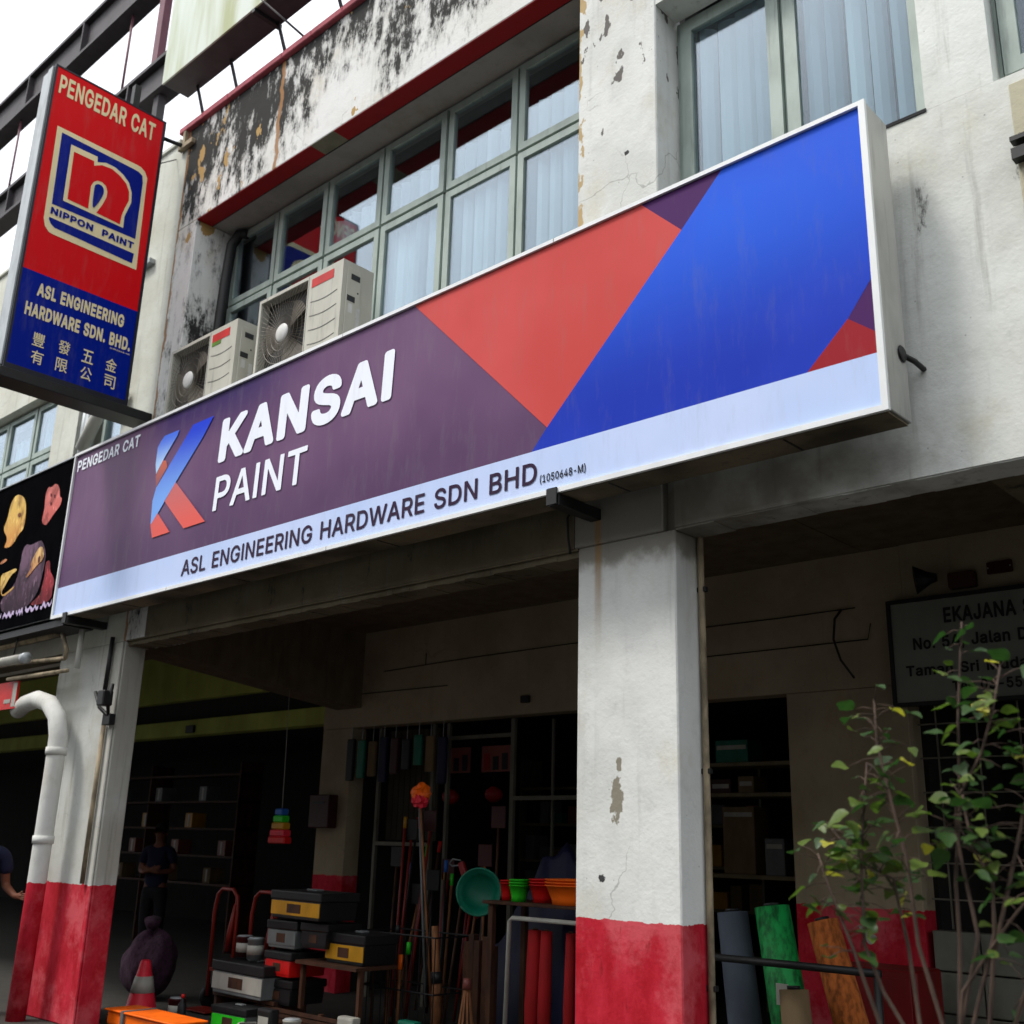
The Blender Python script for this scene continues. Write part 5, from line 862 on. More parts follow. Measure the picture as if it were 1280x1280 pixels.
# ------------------------------------------------------------------ goods on the veranda of the hardware shop
def col_m(name, c, rough=0.5, **k): 
    M[name] = simple(name, lin(c), rough, **k); return M[name]
col_m('orange_plastic', (255, 110, 10)); col_m('red_plastic', (205, 14, 10)); col_m('green_plastic', (40, 190, 30)); col_m('teal_plastic', (0, 104, 80))
col_m('yellow_plastic', (190, 136, 16)); col_m('black_plastic', (22, 22, 24)); col_m('clear_grey_plastic', (104, 108, 108)); col_m('white_plastic', (170, 168, 158))
col_m('brown_wood', (70, 40, 22), 0.7, scale=12, var=0.25); col_m('pale_wood', (140, 90, 54), 0.7, scale=12, var=0.2); col_m('navy_tarp', (10, 15, 52), 0.6)
col_m('cone_red', (225, 40, 60)); col_m('red_cloth', (150, 6, 12), 0.85); col_m('rusty_red_tube', (120, 26, 14)); col_m('purple_weave', (64, 36, 56), 0.9, scale=40, var=0.3)
col_m('skin', (112, 66, 46), 0.6); col_m('navy_shirt', (14, 18, 46), 0.9); col_m('dark_trousers', (22, 22, 28), 0.9); col_m('black_hair', (12, 11, 10), 0.7)
col_m('dark_red_enamel', (110, 8, 12)); col_m('grey_roll', (72, 80, 92), 0.8); col_m('green_mesh', (20, 150, 70), 0.6, scale=25, var=0.35); col_m('brown_matting', (176, 96, 40), 0.95, scale=30, var=0.3)
col_m('beige_roll', (120, 100, 72), 0.9); col_m('poster_pink', (130, 70, 62)); col_m('poster_red', (150, 16, 22)); col_m('blue_cloth', (30, 90, 170)); col_m('navy_red', (60, 10, 14))

# dusters standing in a bin of handles
D = thing('feather_duster', 'orange and red fluffy duster held up on two thin handles above the broom bin', 'duster', (-7.45, 2.0, 0.0))
bm = bmesh.new(); bmesh.ops.create_icosphere(bm, subdivisions=3, radius=0.085, matrix=Matrix.Translation((-7.585, 2.0, 2.03)))
for v in bm.verts: v.co += (v.co-Vector((-7.585, 2.0, 2.03)))*random.uniform(-.15, .22)
mesh_obj('duster_head', bm, M['orange_plastic'], D)
bm = bmesh.new(); bmesh.ops.create_icosphere(bm, subdivisions=3, radius=0.068, matrix=Matrix.Translation((-7.56, 1.97, 1.965)))
for v in bm.verts: v.co += (v.co-Vector((-7.56, 1.97, 1.965)))*random.uniform(-.2, .25)
mesh_obj('duster_head', bm, M['cone_red'], D)
tube('handle', [(-7.60, 2.0, 1.90), (-7.42, 2.02, 0.25)], 0.011, M['clear_grey_plastic'], D, 6)
tube('handle', [(-7.55, 1.97, 1.90), (-7.36, 2.03, 0.25)], 0.011, M['pale_wood'], D, 6)
BN = thing('broom_bin', 'black wire bin holding brooms and tool handles in front of the shop window', 'bin', (-7.5, 1.95, 0))
bm = bmesh.new()
for z in (0.05, 0.4, 0.84):
    add_tube(bm, [(-7.98, 1.75, z), (-7.05, 1.75, z), (-7.05, 2.2, z), (-7.98, 2.2, z), (-7.98, 1.75, z)], 0.008, 5)
for k_ in range(11): add_tube(bm, [(-7.98+k_*0.093, 1.75, 0.02), (-7.98+k_*0.093, 1.75, 0.84)], 0.005, 4)
mesh_obj('wire_frame', bm, M['black_plastic'], BN)
for x, y, h, mt, gr, gm in ((-7.93, 1.85, 0.72, 'brown_wood', 0.11, 'green_plastic'), (-7.80, 1.9, 0.62, 'brown_wood', 0.14, 'red_plastic'), (-7.72, 1.85, 0.70, 'pale_wood', 0.12, 'green_plastic'),
        (-7.60, 1.95, 0.66, 'brown_wood', 0.10, 'green_plastic'), (-7.55, 1.82, 0.55, 'pale_wood', 0.12, 'orange_plastic'), (-7.86, 2.05, 0.80, 'brown_wood', 0.08, 'black_plastic')):
    b_ = thing('broom', '%s handled tool with a %s grip standing in the wire bin%s' % (('brown' if mt[0] == 'b' else 'pale'), gm.split('_')[0], ', at its left end' if x < -7.9 else ''), 'broom', (x, y, 0), group='tools standing in the wire bin')
    tube('handle', [(x, y, 0.02), (x+random.uniform(-.02, .02), y, h)], 0.014, M[mt], b_, 7)
    tube('grip', [(x, y, h+0.001), (x+0.005, y, h+gr)], 0.02, M[gm], b_, 8)
b_ = thing('timber_post', 'pale wooden post with a dark wrapped joint standing beside the broom bin', 'post', (-7.18, 1.9, 0))
tube('shaft', [(-7.16, 1.9, 0), (-7.17, 1.9, 0.45), (-7.19, 1.9, 0.62), (-7.22, 1.9, 0.92)], [0.045, 0.04, 0.034, 0.03], M['pale_wood'], b_, 8)
tube('wrap', [(-7.17, 1.9, 0.47), (-7.18, 1.9, 0.56)], 0.05, M['black_plastic'], b_, 8)
b_ = thing('plank_bundle', 'brown bundle of boards leaning behind the wooden post', 'boards', (-6.85, 2.1, 0))
for k_ in range(5): box('board', -7.02+k_*0.075, -6.955+k_*0.075, 2.02+random.uniform(0, .03), 2.10, 0, 0.84+random.uniform(-.05, .04), M['brown_wood'], b_, 0.004)
b_ = thing('brush_bundle', 'pale bristle brush head in front of the brown boards', 'brush', (-6.78, 1.85, 0))
bm = bmesh.new()
for k_ in range(26): a = k_*0.7; add_tube(bm, [(-6.76+0.02*math.cos(a), 1.85+0.02*math.sin(a), 0.48), (-6.76+0.09*math.cos(a), 1.85+0.07*math.sin(a), 0.05)], 0.008, 3)
mesh_obj('bristles', bm, M['pale_wood'], b_); lathe('brush_cap', (-6.76, 1.85, 0.47), (0, 0, 1), [(0.04, 0), (0.03, 0.08)], M['poster_pink'], b_, 12)

# teal scoop and red spade on a wire rack
b_ = thing('plastic_scoop', 'teal green plastic basin tilted on its side above the boards', 'basin', (-6.78, 2.0, 0.99))
bm = bmesh.new(); c0 = Vector((-6.77, 1.98, 1.21)); dirn = Vector((0.55, -0.8, 0.1)).normalized(); a1 = dirn.orthogonal().normalized(); a2 = dirn.cross(a1)
rings = []
for r_, h_ in ((0.001, -.05), (0.10, -.045), (0.15, 0.01), (0.175, 0.08), (0.185, 0.083), (0.185, 0.075), (0.165, 0.07), (0.14, 0.015), (0.09, -0.035), (0.001, -0.038)):
    rings.append([bm.verts.new(c0+dirn*h_+(a1*math.cos(t)*1.0+a2*math.sin(t))*r_) for t in (2*math.pi*k_/24 for k_ in range(24))])
for i in range(len(rings)-1):
    for k_ in range(24): bm.faces.new((rings[i][k_], rings[i][(k_+1) % 24], rings[i+1][(k_+1) % 24], rings[i+1][k_]))
tag(mesh_obj('basin', bm, M['teal_plastic'], b_, True))
tube('rim', [c0+dirn*0.08+(a1*math.cos(t)+a2*math.sin(t))*0.187 for t in (2*math.pi*k_/24 for k_ in range(25))], 0.010, M['teal_plastic'], b_, 6)
b_ = thing('dustpan_handle', 'dark red sloping handle left of the teal basin', 'handle', (-6.9, 2.02, 0.9))
box('shaft', -0.03, 0.03, -0.02, 0.02, 0, 0.5, M['dark_red_enamel'], None, 0.008)
s_ = bpy.data.objects['shaft.001'] if 'shaft.001' in bpy.data.objects else bpy.data.objects['shaft']
s_.matrix_basis = Matrix.Translation((-6.87, 2.06, 1.0)) @ Matrix.Rotation(R(-27), 4, 'Y'); s_.parent = b_; s_.matrix_parent_inverse = world_of(b_).inverted()
tube('end_ring', [(-7.10, 2.06, 1.46), (-7.2, 2.06, 1.47), (-7.24, 2.06, 1.43), (-7.2, 2.06, 1.41), (-7.1, 2.06, 1.42)], 0.007, M['clear_grey_plastic'], b_, 5)

# stand with nested bowls, white tube rack with red rolls
b_ = thing('display_stand', 'low brown display stand carrying nested plastic bowls left of the pillar', 'stand', (-6.1, 2.0, 0))
box('top_board', -6.62, -5.2, 1.85, 2.35, 1.135, 1.16, M['brown_wood'], b_, 0.004)
for x, y in ((-6.58, 1.88), (-5.26, 1.88), (-6.58, 2.28), (-5.26, 2.28)): box('leg', x, x+0.05, y, y+0.05, 0, 1.134, M['brown_wood'], b_, 0.003)
def bowls(x, y, r, mt, n, h, label):
    t = thing('bowl_stack', label, 'bowls', (x, y, 1.161), group='plastic bowls on the display stand')
    for k_ in range(n):
        z = 1.161+k_*0.022
        lathe('bowl', (x, y, z), (0, 0, 1), [(r*0.72, 0), (r*0.75, h*0.3), (r*0.95, h), (r, h), (r, h+0.008), (r*0.93, h+0.006), (r*0.70, h*0.3), (0.001, h*0.25)], M[mt], t, 28)
bowls(-6.52, 2.05, 0.07, 'red_plastic', 2, 0.13, 'red plastic tub at the left end of the row of bowls')
bowls(-6.33, 1.98, 0.085, 'green_plastic', 3, 0.12, 'bright green nested plastic tubs between the red ones')
bowls(-6.14, 2.08, 0.13, 'red_plastic', 3, 0.13, 'stack of wide red plastic bowls behind the green tubs')
bowls(-5.80, 2.02, 0.22, 'orange_plastic', 3, 0.14, 'big orange plastic basins touching the pillar edge')
b_ = thing('tube_rack', 'white tubular rack with red rolls of cloth hanging behind its rail', 'rack', (-6.1, 1.7, 0))
tube('rack_frame', [(-6.20, 1.70, 0.0), (-6.17, 1.70, 1.03), (-6.14, 1.70, 1.055), (-5.2, 1.70, 1.055), (-5.16, 1.70, 1.03), (-5.16, 1.70, 0)], 0.018, M['white_plastic'], b_, 10)
for k_, (x, r_) in enumerate(((-6.02, 0.06), (-5.90, 0.05), (-5.66, 0.04), (-5.50, 0.04), (-5.36, 0.04))):
    t = thing('cloth_roll', 'red rolled cloth in the white rack, ' + ('nearest its left post', 'second from its left post', 'in the middle of its row', 'second from the pillar', 'closest to the pillar')[k_], 'roll', (x, 1.82, 0), group='red rolls standing behind the white rack')
    tube('roll', [(x, 1.82, 0.001), (x, 1.82, 0.45), (x+0.005, 1.83, 0.97)], [r_, r_*1.05, r_*0.9], M['red_cloth'], t, 14)
    lathe('core', (x+0.005, 1.83, 0.972), (0, 0, 1), [(r_*0.4, 0), (r_*0.4, 0.01)], M['brown_wood'], t, 10)
b_ = thing('tarpaulin', 'dark navy tarpaulin heaped over goods behind the bowls', 'tarpaulin', (-6.4, 2.7, 0))
bm = bmesh.new(); N1 = 26
g_ = [[bm.verts.new((-7.25+i*1.6/N1, 2.55+j*0.55/10, 0.0 if j in (0,) else (0.55+1.05*math.exp(-((i-N1*0.5)/(N1*0.36))**2))*(0.8+0.2*math.sin(j*0.9))*(1+0.04*math.sin(i*1.3+j)))) for j in range(11)] for i in range(N1+1)]
for i in range(N1):
    for j in range(10): bm.faces.new((g_[i][j], g_[i+1][j], g_[i+1][j+1], g_[i][j+1]))
mesh_obj('sheet', bm, M['navy_tarp'], b_, True)

# tubs with black lids and yellow labels
def tub(x, y, z, w_, d_, h_, lab, body, label, group='lidded storage tubs stacked on the veranda'):
    t = thing('storage_tub', label, 'tub', (x, y, z), group=group)
    bm = bmesh.new(); add_box(bm, x+0.012, x+w_-0.012, y+0.012, y+d_-0.012, z+0.001, z+h_*0.62)
    for v in bm.verts:
        if v.co.z < z+0.01: v.co.x += 0.02 if v.co.x < x+w_/2 else -0.02
    bevel(bm, 0.01, 2); mesh_obj('body', bm, M[body], t)
    bm = bmesh.new(); add_box(bm, x, x+w_, y, y+d_, z+h_*0.625, z+h_*0.93); bevel(bm, 0.012, 2); mesh_obj('lid', bm, M['black_plastic'], t)
    box('lid_handle', x+w_*0.4, x+w_*0.6, y+d_*0.4, y+d_*0.6, z+h_*0.932, z+h_, M['clear_grey_plastic'], t, 0.006)
    box('label', x+0.02, x+w_-0.02, y+0.004, y+0.0115, z+h_*0.12, z+h_*0.58, M[lab], t)
    box('label_print', x+w_*0.35, x+w_*0.62, y+0.001, y+0.0038, z+h_*0.2, z+h_*0.5, M['brown_wood'], t)
    t.rotation_euler = (0, 0, random.uniform(-.07, .07))
tub(-8.72, 1.25, 0.925, 0.80, 0.42, 0.25, 'yellow_plastic', 'black_plastic', 'black-lidded tub with a yellow band on top of the tallest stack')
tub(-8.74, 1.25, 0.67, 0.42, 0.40, 0.25, 'clear_grey_plastic', 'clear_grey_plastic', 'grey tub directly under the topmost yellow tub')
tub(-8.74, 1.25, 0.44, 0.42, 0.40, 0.22, 'red_plastic', 'red_plastic', 'red tub third from the top in the tallest stack')
tub(-8.74, 1.25, 0.21, 0.42, 0.40, 0.22, 'black_plastic', 'black_plastic', 'dark tub at the foot of the tallest stack')
tub(-8.27, 1.27, 0.70, 0.36, 0.40, 0.22, 'black_plastic', 'black_plastic', 'dark tub beside the grey tub, right half of the tallest stack')
tub(-8.02, 1.35, 0.60, 0.55, 0.38, 0.26, 'yellow_plastic', 'black_plastic', 'low yellow-labelled tub to the right of the tallest stack')
tub(-9.40, 1.15, 0.24, 0.85, 0.40, 0.30, 'white_plastic', 'clear_grey_plastic', 'wide tub with a cream label, low in front of the red trolleys')
tub(-9.05, 0.95, -0.0, 0.50, 0.26, 0.20, 'green_plastic', 'clear_grey_plastic', 'small tub with a green label on the floor at the front')
t = thing('crate_stand', 'dark slatted crate under the storage tubs', 'crate', (-8.3, 1.5, 0))
for k_ in range(5): box('slat', -8.78, -7.45, 1.22, 1.24, 0.005+k_*0.04, 0.035+k_*0.04, M['brown_wood'], t)
for x in (-8.78, -7.9, -7.47): box('post', x, x+0.04, 1.242, 1.28, 0, 0.205, M['brown_wood'], t)
box('shelf', -8.28, -7.45, 1.25, 1.70, 0.57, 0.598, M['brown_wood'], t)
for x in (-8.26, -7.49): box('leg', x, x+0.035, 1.30, 1.34, 0.21, 0.569, M['brown_wood'], t)
t = thing('crate_stand', 'low dark pallet under the wide cream-labelled tub', 'crate', (-9.0, 1.3, 0))
for k_ in range(4): box('slat', -9.45, -8.5, 1.22+k_*0.1, 1.30+k_*0.1, 0.205, 0.235, M['brown_wood'], t)
for x in (-9.45, -8.54): box('post', x, x+0.04, 1.24, 1.58, 0, 0.204, M['brown_wood'], t)

# red hand trolleys
def trolley(x, y, label):
    t = thing('hand_trolley', label, 'trolley', (x, y, 0), group='red hand trolleys')
    tube('frame', [(x, y, 0.12), (x-0.01, y, 0.9), (x+0.03, y, 1.06), (x+0.10, y, 1.11), (x+0.28, y, 1.11), (x+0.36, y, 1.05), (x+0.38, y, 0.9), (x+0.38, y, 0.12)], 0.019, M['rusty_red_tube'], t, 8)
    tube('brace', [(x+0.37, y-0.02, 0.98), (x+0.33, y-0.03, 0.72), (x+0.30, y-0.02, 0.55)], [0.016, 0.028, 0.03], M['rusty_red_tube'], t, 8)
    for z in (0.35, 0.7): box('crossbar', x+0.012, x+0.37, y-0.012, y+0.012, z-0.6+0.6, z+0.03, M['rusty_red_tube'], t) if z < 0.5 else None
    box('toe_plate', x, x+0.38, y-0.25, y-0.02, 0.02, 0.03, M['rusty_red_tube'], t)
    for xx in (x-0.05, x+0.40): lathe('wheel', (xx, y+0.05, 0.11), (1, 0, 0), [(0.09, 0), (0.11, 0.008), (0.11, 0.03), (0.09, 0.038)], M['black_plastic'], t, 18)
trolley(-9.97, 1.5, 'red tubular hand trolley on the left, its hoop fully visible'); trolley(-9.33, 1.5, 'red tubular hand trolley on the right, half behind the tubs')
# cone, tray, sack
t = thing('traffic_cone', 'red traffic cone with a white sleeve beside the left pillar', 'cone', (-9.97, 0.8, 0))
box('base', -10.17, -9.77, 0.60, 1.0, 0, 0.03, M['cone_red'], t, 0.008)
lathe('cone_body', (-9.97, 0.8, 0.031), (0, 0, 1), [(0.155, 0), (0.145, 0.01), (0.045, 0.44), (0.035, 0.45), (0.03, 0.43)], M['cone_red'], t, 28)
lathe('sleeve', (-9.97, 0.8, 0.20), (0, 0, 1), [(0.112, 0), (0.080, 0.14)], M['white_plastic'], t, 28)
t = thing('plastic_tray', 'bright orange plastic tray on the step at the bottom edge', 'tray', (-8.9, 0.3, 0))
bm = bmesh.new(); add_box(bm, -9.6, -8.5, 0.27, 0.55, 0.02, 0.13); bevel(bm, 0.02, 2); mesh_obj('tray_body', bm, M['orange_plastic'], t)
box('tray_rim', -9.62, -8.48, 0.25, 0.57, 0.131, 0.147, M['orange_plastic'], t, 0.005); box('strap', -9.33, -9.29, 0.245, 0.575, 0.012, 0.153, M['clear_grey_plastic'], t)
boxes('tray_foot', [(-9.5, -9.4, 0.3, 0.52, 0.0, 0.019), (-8.7, -8.6, 0.3, 0.52, 0, 0.019)], M['black_plastic'], t)
t = thing('woven_sack', 'purple-brown woven sack slumped behind the left pillar', 'sack', (-10.95, 1.4, 0))
bm = bmesh.new(); bmesh.ops.create_uvsphere(bm, u_segments=44, v_segments=30, radius=0.34, matrix=Matrix.Translation((-10.95, 1.4, 0.34)) @ Matrix.Diagonal((1.0, 0.7, 1.0, 1)))
for v in bm.verts:
    a_ = math.atan2(v.co.y-1.4, v.co.x+10.95); f_ = 1+0.07*math.sin(a_*5+v.co.z*6)+0.04*math.sin(a_*11-v.co.z*17)
    v.co.x = -10.95+(v.co.x+10.95)*f_+0.05*v.co.z; v.co.y = 1.4+(v.co.y-1.4)*f_; v.co.z = max(v.co.z*(0.95+0.06*math.sin(a_*3)), 0.0)
mesh_obj('sack_body', bm, M['purple_weave'], t, True); tube('tied_neck', [(-10.95, 1.4, 0.68), (-10.92, 1.38, 0.76)], [0.06, 0.09], M['purple_weave'], t, 10)
# hanging striped bag
t = thing('striped_bag', 'rainbow striped bag hanging from a string under the cross beam', 'bag', (-9.97, 2.2, 1.55))
for k_, mt in enumerate(('red_plastic', 'cone_red', 'yellow_plastic', 'green_plastic', 'blue_cloth')):
    z0 = 1.55+k_*0.072; wd = 0.15-0.022*k_
    bm = bmesh.new(); add_box(bm, -9.97-wd, -9.97+wd, 2.15, 2.25, z0, z0+0.07); bevel(bm, 0.012); mesh_obj('stripe', bm, M[mt], t)
tube('string', [(-9.97, 2.2, 1.91), (-9.99, 2.2, 2.5), (-10.02, 2.2, 3.18)], 0.004, M['white_plastic'], t, 4)
t = thing('letterbox', 'dark red letterbox fixed to the back pier', 'letterbox', (-10.45, 3.1, 1.72))
box('box_body', -10.64, -10.28, 3.06, 3.198, 1.73, 2.10, M['navy_red'], t, 0.01); box('slot', -10.56, -10.36, 3.052, 3.0595, 2.0, 2.02, M['black_plastic'], t)
# posters and lanterns behind the glass
for x0, lab in ((-8.88, 'red and cream poster, left one inside the shop window'), (-8.29, 'red and cream poster, right one inside the shop window')):
    t = thing('poster', lab, 'poster', (x0, 3.5, 2.35), group='posters inside the shop window')
    box('sheet', x0, x0+0.42, 3.50, 3.506, 2.33, 2.60, M['poster_pink'], t)
    for k_ in range(3): box('printed_figure', x0+0.04+k_*0.13, x0+0.12+k_*0.13, 3.494, 3.499, 2.35, 2.52-0.03*(k_ % 2), M['poster_red' if k_ == 0 else 'black_plastic'], t)
for x0, z0 in ((-8.74, 2.08), (-8.10, 2.10)):
    t = thing('lantern', 'small red hanging ornament under the %s poster' % ('left' if x0 < -8.5 else 'right'), 'ornament', (x0, 3.5, z0))
    lathe('globe', (x0, 3.5, z0-0.08), (0, 0, 1), [(0.03, 0), (0.085, 0.04), (0.095, 0.08), (0.085, 0.12), (0.03, 0.16)], M['poster_red'], t, 16)
    tube('cord', [(x0, 3.5, z0+0.08), (x0, 3.5, z0+0.24)], 0.004, M['black_plastic'], t, 4)
# shelves with boxes in the right part of the opening
t = thing('shop_shelving', 'dark shelf unit with cream boards seen right of the centre pillar', 'shelves', (-5.5, 4.2, 0))
M['shelfboard'] = simple('cream_shelf_board', (0.20, 0.16, 0.09, 1), 0.7)
for z in (1.36, 2.09, 2.37): box('shelf_board', -6.3, -4.85, 4.2, 4.6, z, z+0.035, M['shelfboard'], t)
for x in (-6.34, -4.85): box('side_panel', x, x+0.03, 4.2, 4.6, 0, 2.75, M['brown_wood'], t)
for x0, x1, z0, z1, mt, lab in ((-5.80, -5.46, 1.396, 2.0, 'beige_roll', 'tall beige carton on the lower shelf'), (-5.36, -5.16, 1.396, 1.72, 'clear_grey_plastic', 'small pale carton right of the tall one'),
        (-5.92, -5.70, 2.126, 2.26, 'navy_red', 'dark red packet on the middle shelf'), (-5.62, -5.45, 2.126, 2.28, 'beige_roll', 'brown packet on the middle shelf'), (-5.86, -5.5, 2.406, 2.62, 'teal_plastic', 'dim green carton on the top shelf')):
    t = thing('carton', lab, 'carton', (x0, 4.25, z0)); box('box_body', x0, x1, 4.24, 4.5, z0, z1, M[mt], t, 0.006); box('lid_tape', x0+0.02, x1-0.02, 4.236, 4.239, z1-0.09, z1-0.05, M['white_plastic'], t)
# rolls leaning right of the centre pillar
def lean_roll(x0, x1, ztop, r_, mt, label, y=1.5, kind='roll'):
    t = thing('material_roll', label, 'roll', (x1, y, 0))
    tube('roll', [(x1, y, 0.0), (x1*0.5+x0*0.5, y+0.02, ztop*0.5), (x0, y+0.04, ztop)], [r_, r_*1.03, r_*0.96], M[mt], t, 16)
    d = Vector((x0-x1, 0.04, ztop)).normalized()
    lathe('roll_core', Vector((x0, y+0.04, ztop))+d*0.001, d, [(r_*0.45, 0), (r_*0.45, 0.02), (r_*0.3, 0.02)], M['black_plastic'], t, 12)
    return t
lean_roll(-4.05, -3.90, 1.22, 0.105, 'grey_roll', 'slate grey roll leaning next to the centre pillar')
g = lean_roll(-3.76, -3.55, 1.27, 0.115, 'green_mesh', 'green mesh roll in clear wrapping, between the grey and brown rolls')
boxes('white_tag', [(-3.66, -3.58, 1.375, 1.384, 0.72, 0.84)], M['white_plastic'], g)
lean_roll(-3.44, -3.10, 1.20, 0.10, 'brown_matting', 'orange-brown roll of coconut matting leaning against the back pier', 1.55)
lean_roll(-3.52, -3.45, 0.82, 0.09, 'beige_roll', 'short beige roll standing in front of the brown one', 1.3)
t = thing('barrier_rail', 'black steel rail standing in front of the leaning rolls', 'rail', (-3.6, 1.15, 0))
tube('top_rail', [(-4.0, 1.15, 0.975), (-2.88, 1.15, 0.975)], 0.022, M['blackmetal'], t, 8)
for x in (-3.98, -2.90): tube('post', [(x, 1.15, 0), (x, 1.15, 0.955)], 0.022, M['blackmetal'], t, 8)
t = thing('meter_cabinet', 'dark red steel cabinet behind the black rail', 'cabinet', (-3.5, 2.6, 0))
box('cabinet_body', -3.82, -3.22, 2.4, 2.8, 0.0, 0.88, M['dark_red_enamel'], t, 0.012); box('door', -3.78, -3.26, 2.385, 2.399, 0.05, 0.83, M['dark_red_enamel'], t, 0.004)
box('door_handle', -3.36, -3.33, 2.36, 2.384, 0.45, 0.55, M['blackmetal'], t)
# birdlike patch of white paint on the red dado
t = tag(poly('paint_splash', smooth_pts([(-4.0, 1.10), (-3.93, 1.08), (-3.90, 1.04), (-3.84, 1.03), (-3.86, 0.99), (-3.90, 0.955), (-3.94, 0.99), (-3.96, 1.05)], 2), lambda u, v: Vector((u, 3.196, v)), M['white_plastic'], H, 0.0))
# wall pieces on the right veranda wall
t = thing('horn_speaker', 'dark horn loudspeaker above the name board', 'speaker', (-3.0, 3.15, 3.6))
lathe('horn', (-3.12, 3.08, 3.63), (-0.9, -0.4, -0.1), [(0.03, 0), (0.05, 0.06), (0.11, 0.16), (0.10, 0.155)], M['blackmetal'], t, 18)
box('mount', -3.06, -2.86, 3.12, 3.199, 3.54, 3.66, M['brown_wood'], t, 0.01)
t = thing('notice_plate', 'small dark red plate right of the horn loudspeaker', 'plate', (-2.7, 3.15, 3.6))
box('plate', -2.78, -2.60, 3.17, 3.199, 3.62, 3.71, M['navy_red'], t, 0.004); boxes('screw', [(-2.775, -2.765, 3.165, 3.17, 3.66, 3.67), (-2.615, -2.605, 3.165, 3.17, 3.66, 3.67)], M['greymetal'], t)
# floodlight on the left pillar
t = thing('floodlight', 'black floodlight on a forked bracket on the left pillar', 'light', (-9.66, -0.05, 2.6))
box('lamp_head', -9.64, -9.52, -0.20, -0.10, 2.72, 2.86, M['blackmetal'], t, 0.01)
tube('fork', [(-9.84, -0.12, 2.87), (-9.72, -0.12, 2.72), (-9.65, -0.06, 2.64), (-9.56, -0.12, 2.72), (-9.51, -0.13, 2.92)], 0.018, M['blackmetal'], t, 6)
box('mount', -9.72, -9.58, -0.08, -0.021, 2.56, 2.66, M['blackmetal'], t, 0.004)
# strip lamp and awning arms under the picture sign
t = thing('strip_lamp', 'white tubular strip lamp under the black picture sign', 'lamp', (-12, -0.3, 3.3))
tube('lamp_tube', [(-13.2, -0.32, 3.28), (-11.05, -0.32, 3.27)], 0.05, M['white_plastic'], t, 12)
tube('end_cap', [(-11.05, -0.32, 3.27), (-10.98, -0.32, 3.27)], 0.055, M['greymetal'], t, 12)
for x in (-12.8, -11.3): tube('hanger', [(x, -0.32, 3.33), (x, -0.3, 3.59)], 0.008, M['blackmetal'], t, 5)
t = thing('awning_arm', 'folded rusty awning arms below the corner of the picture sign', 'awning', (-10.9, -0.2, 3.2))
tube('roller', [(-13.5, -0.18, 3.48), (-10.7, -0.18, 3.50)], 0.035, M['rustpipe'], t, 8)
tube('arm', [(-11.6, -0.22, 3.27), (-10.35, -0.22, 3.22), (-10.30, -0.24, 3.30), (-10.42, -0.25, 3.46)], 0.022, M['rustpipe'], t, 6)
tube('arm', [(-11.5, -0.26, 3.10), (-10.3, -0.20, 3.10)], 0.02, M['rustpipe'], t, 6)
tube('rod', [(-10.22, -0.15, 3.5), (-10.22, -0.15, 3.12)], 0.03, M['pvc'], t, 6)
box('dark_valance', -13.6, -10.2, -0.36, -0.05, 3.505, 3.57, M['blackmetal'], t)
t = thing('hanging_board', 'small red and white board hanging under the strip lamp at the left edge', 'sign', (-11.6, -0.2, 2.8))
box('panel', -11.9, -11.32, -0.22, -0.20, 2.80, 3.08, M['red_plastic'], t); boxes('white_stripe', [(-11.42, -11.33, -0.224, -0.221, 2.82, 3.06), (-11.6, -11.45, -0.224, -0.221, 2.86, 2.9)], M['white_plastic'], t)

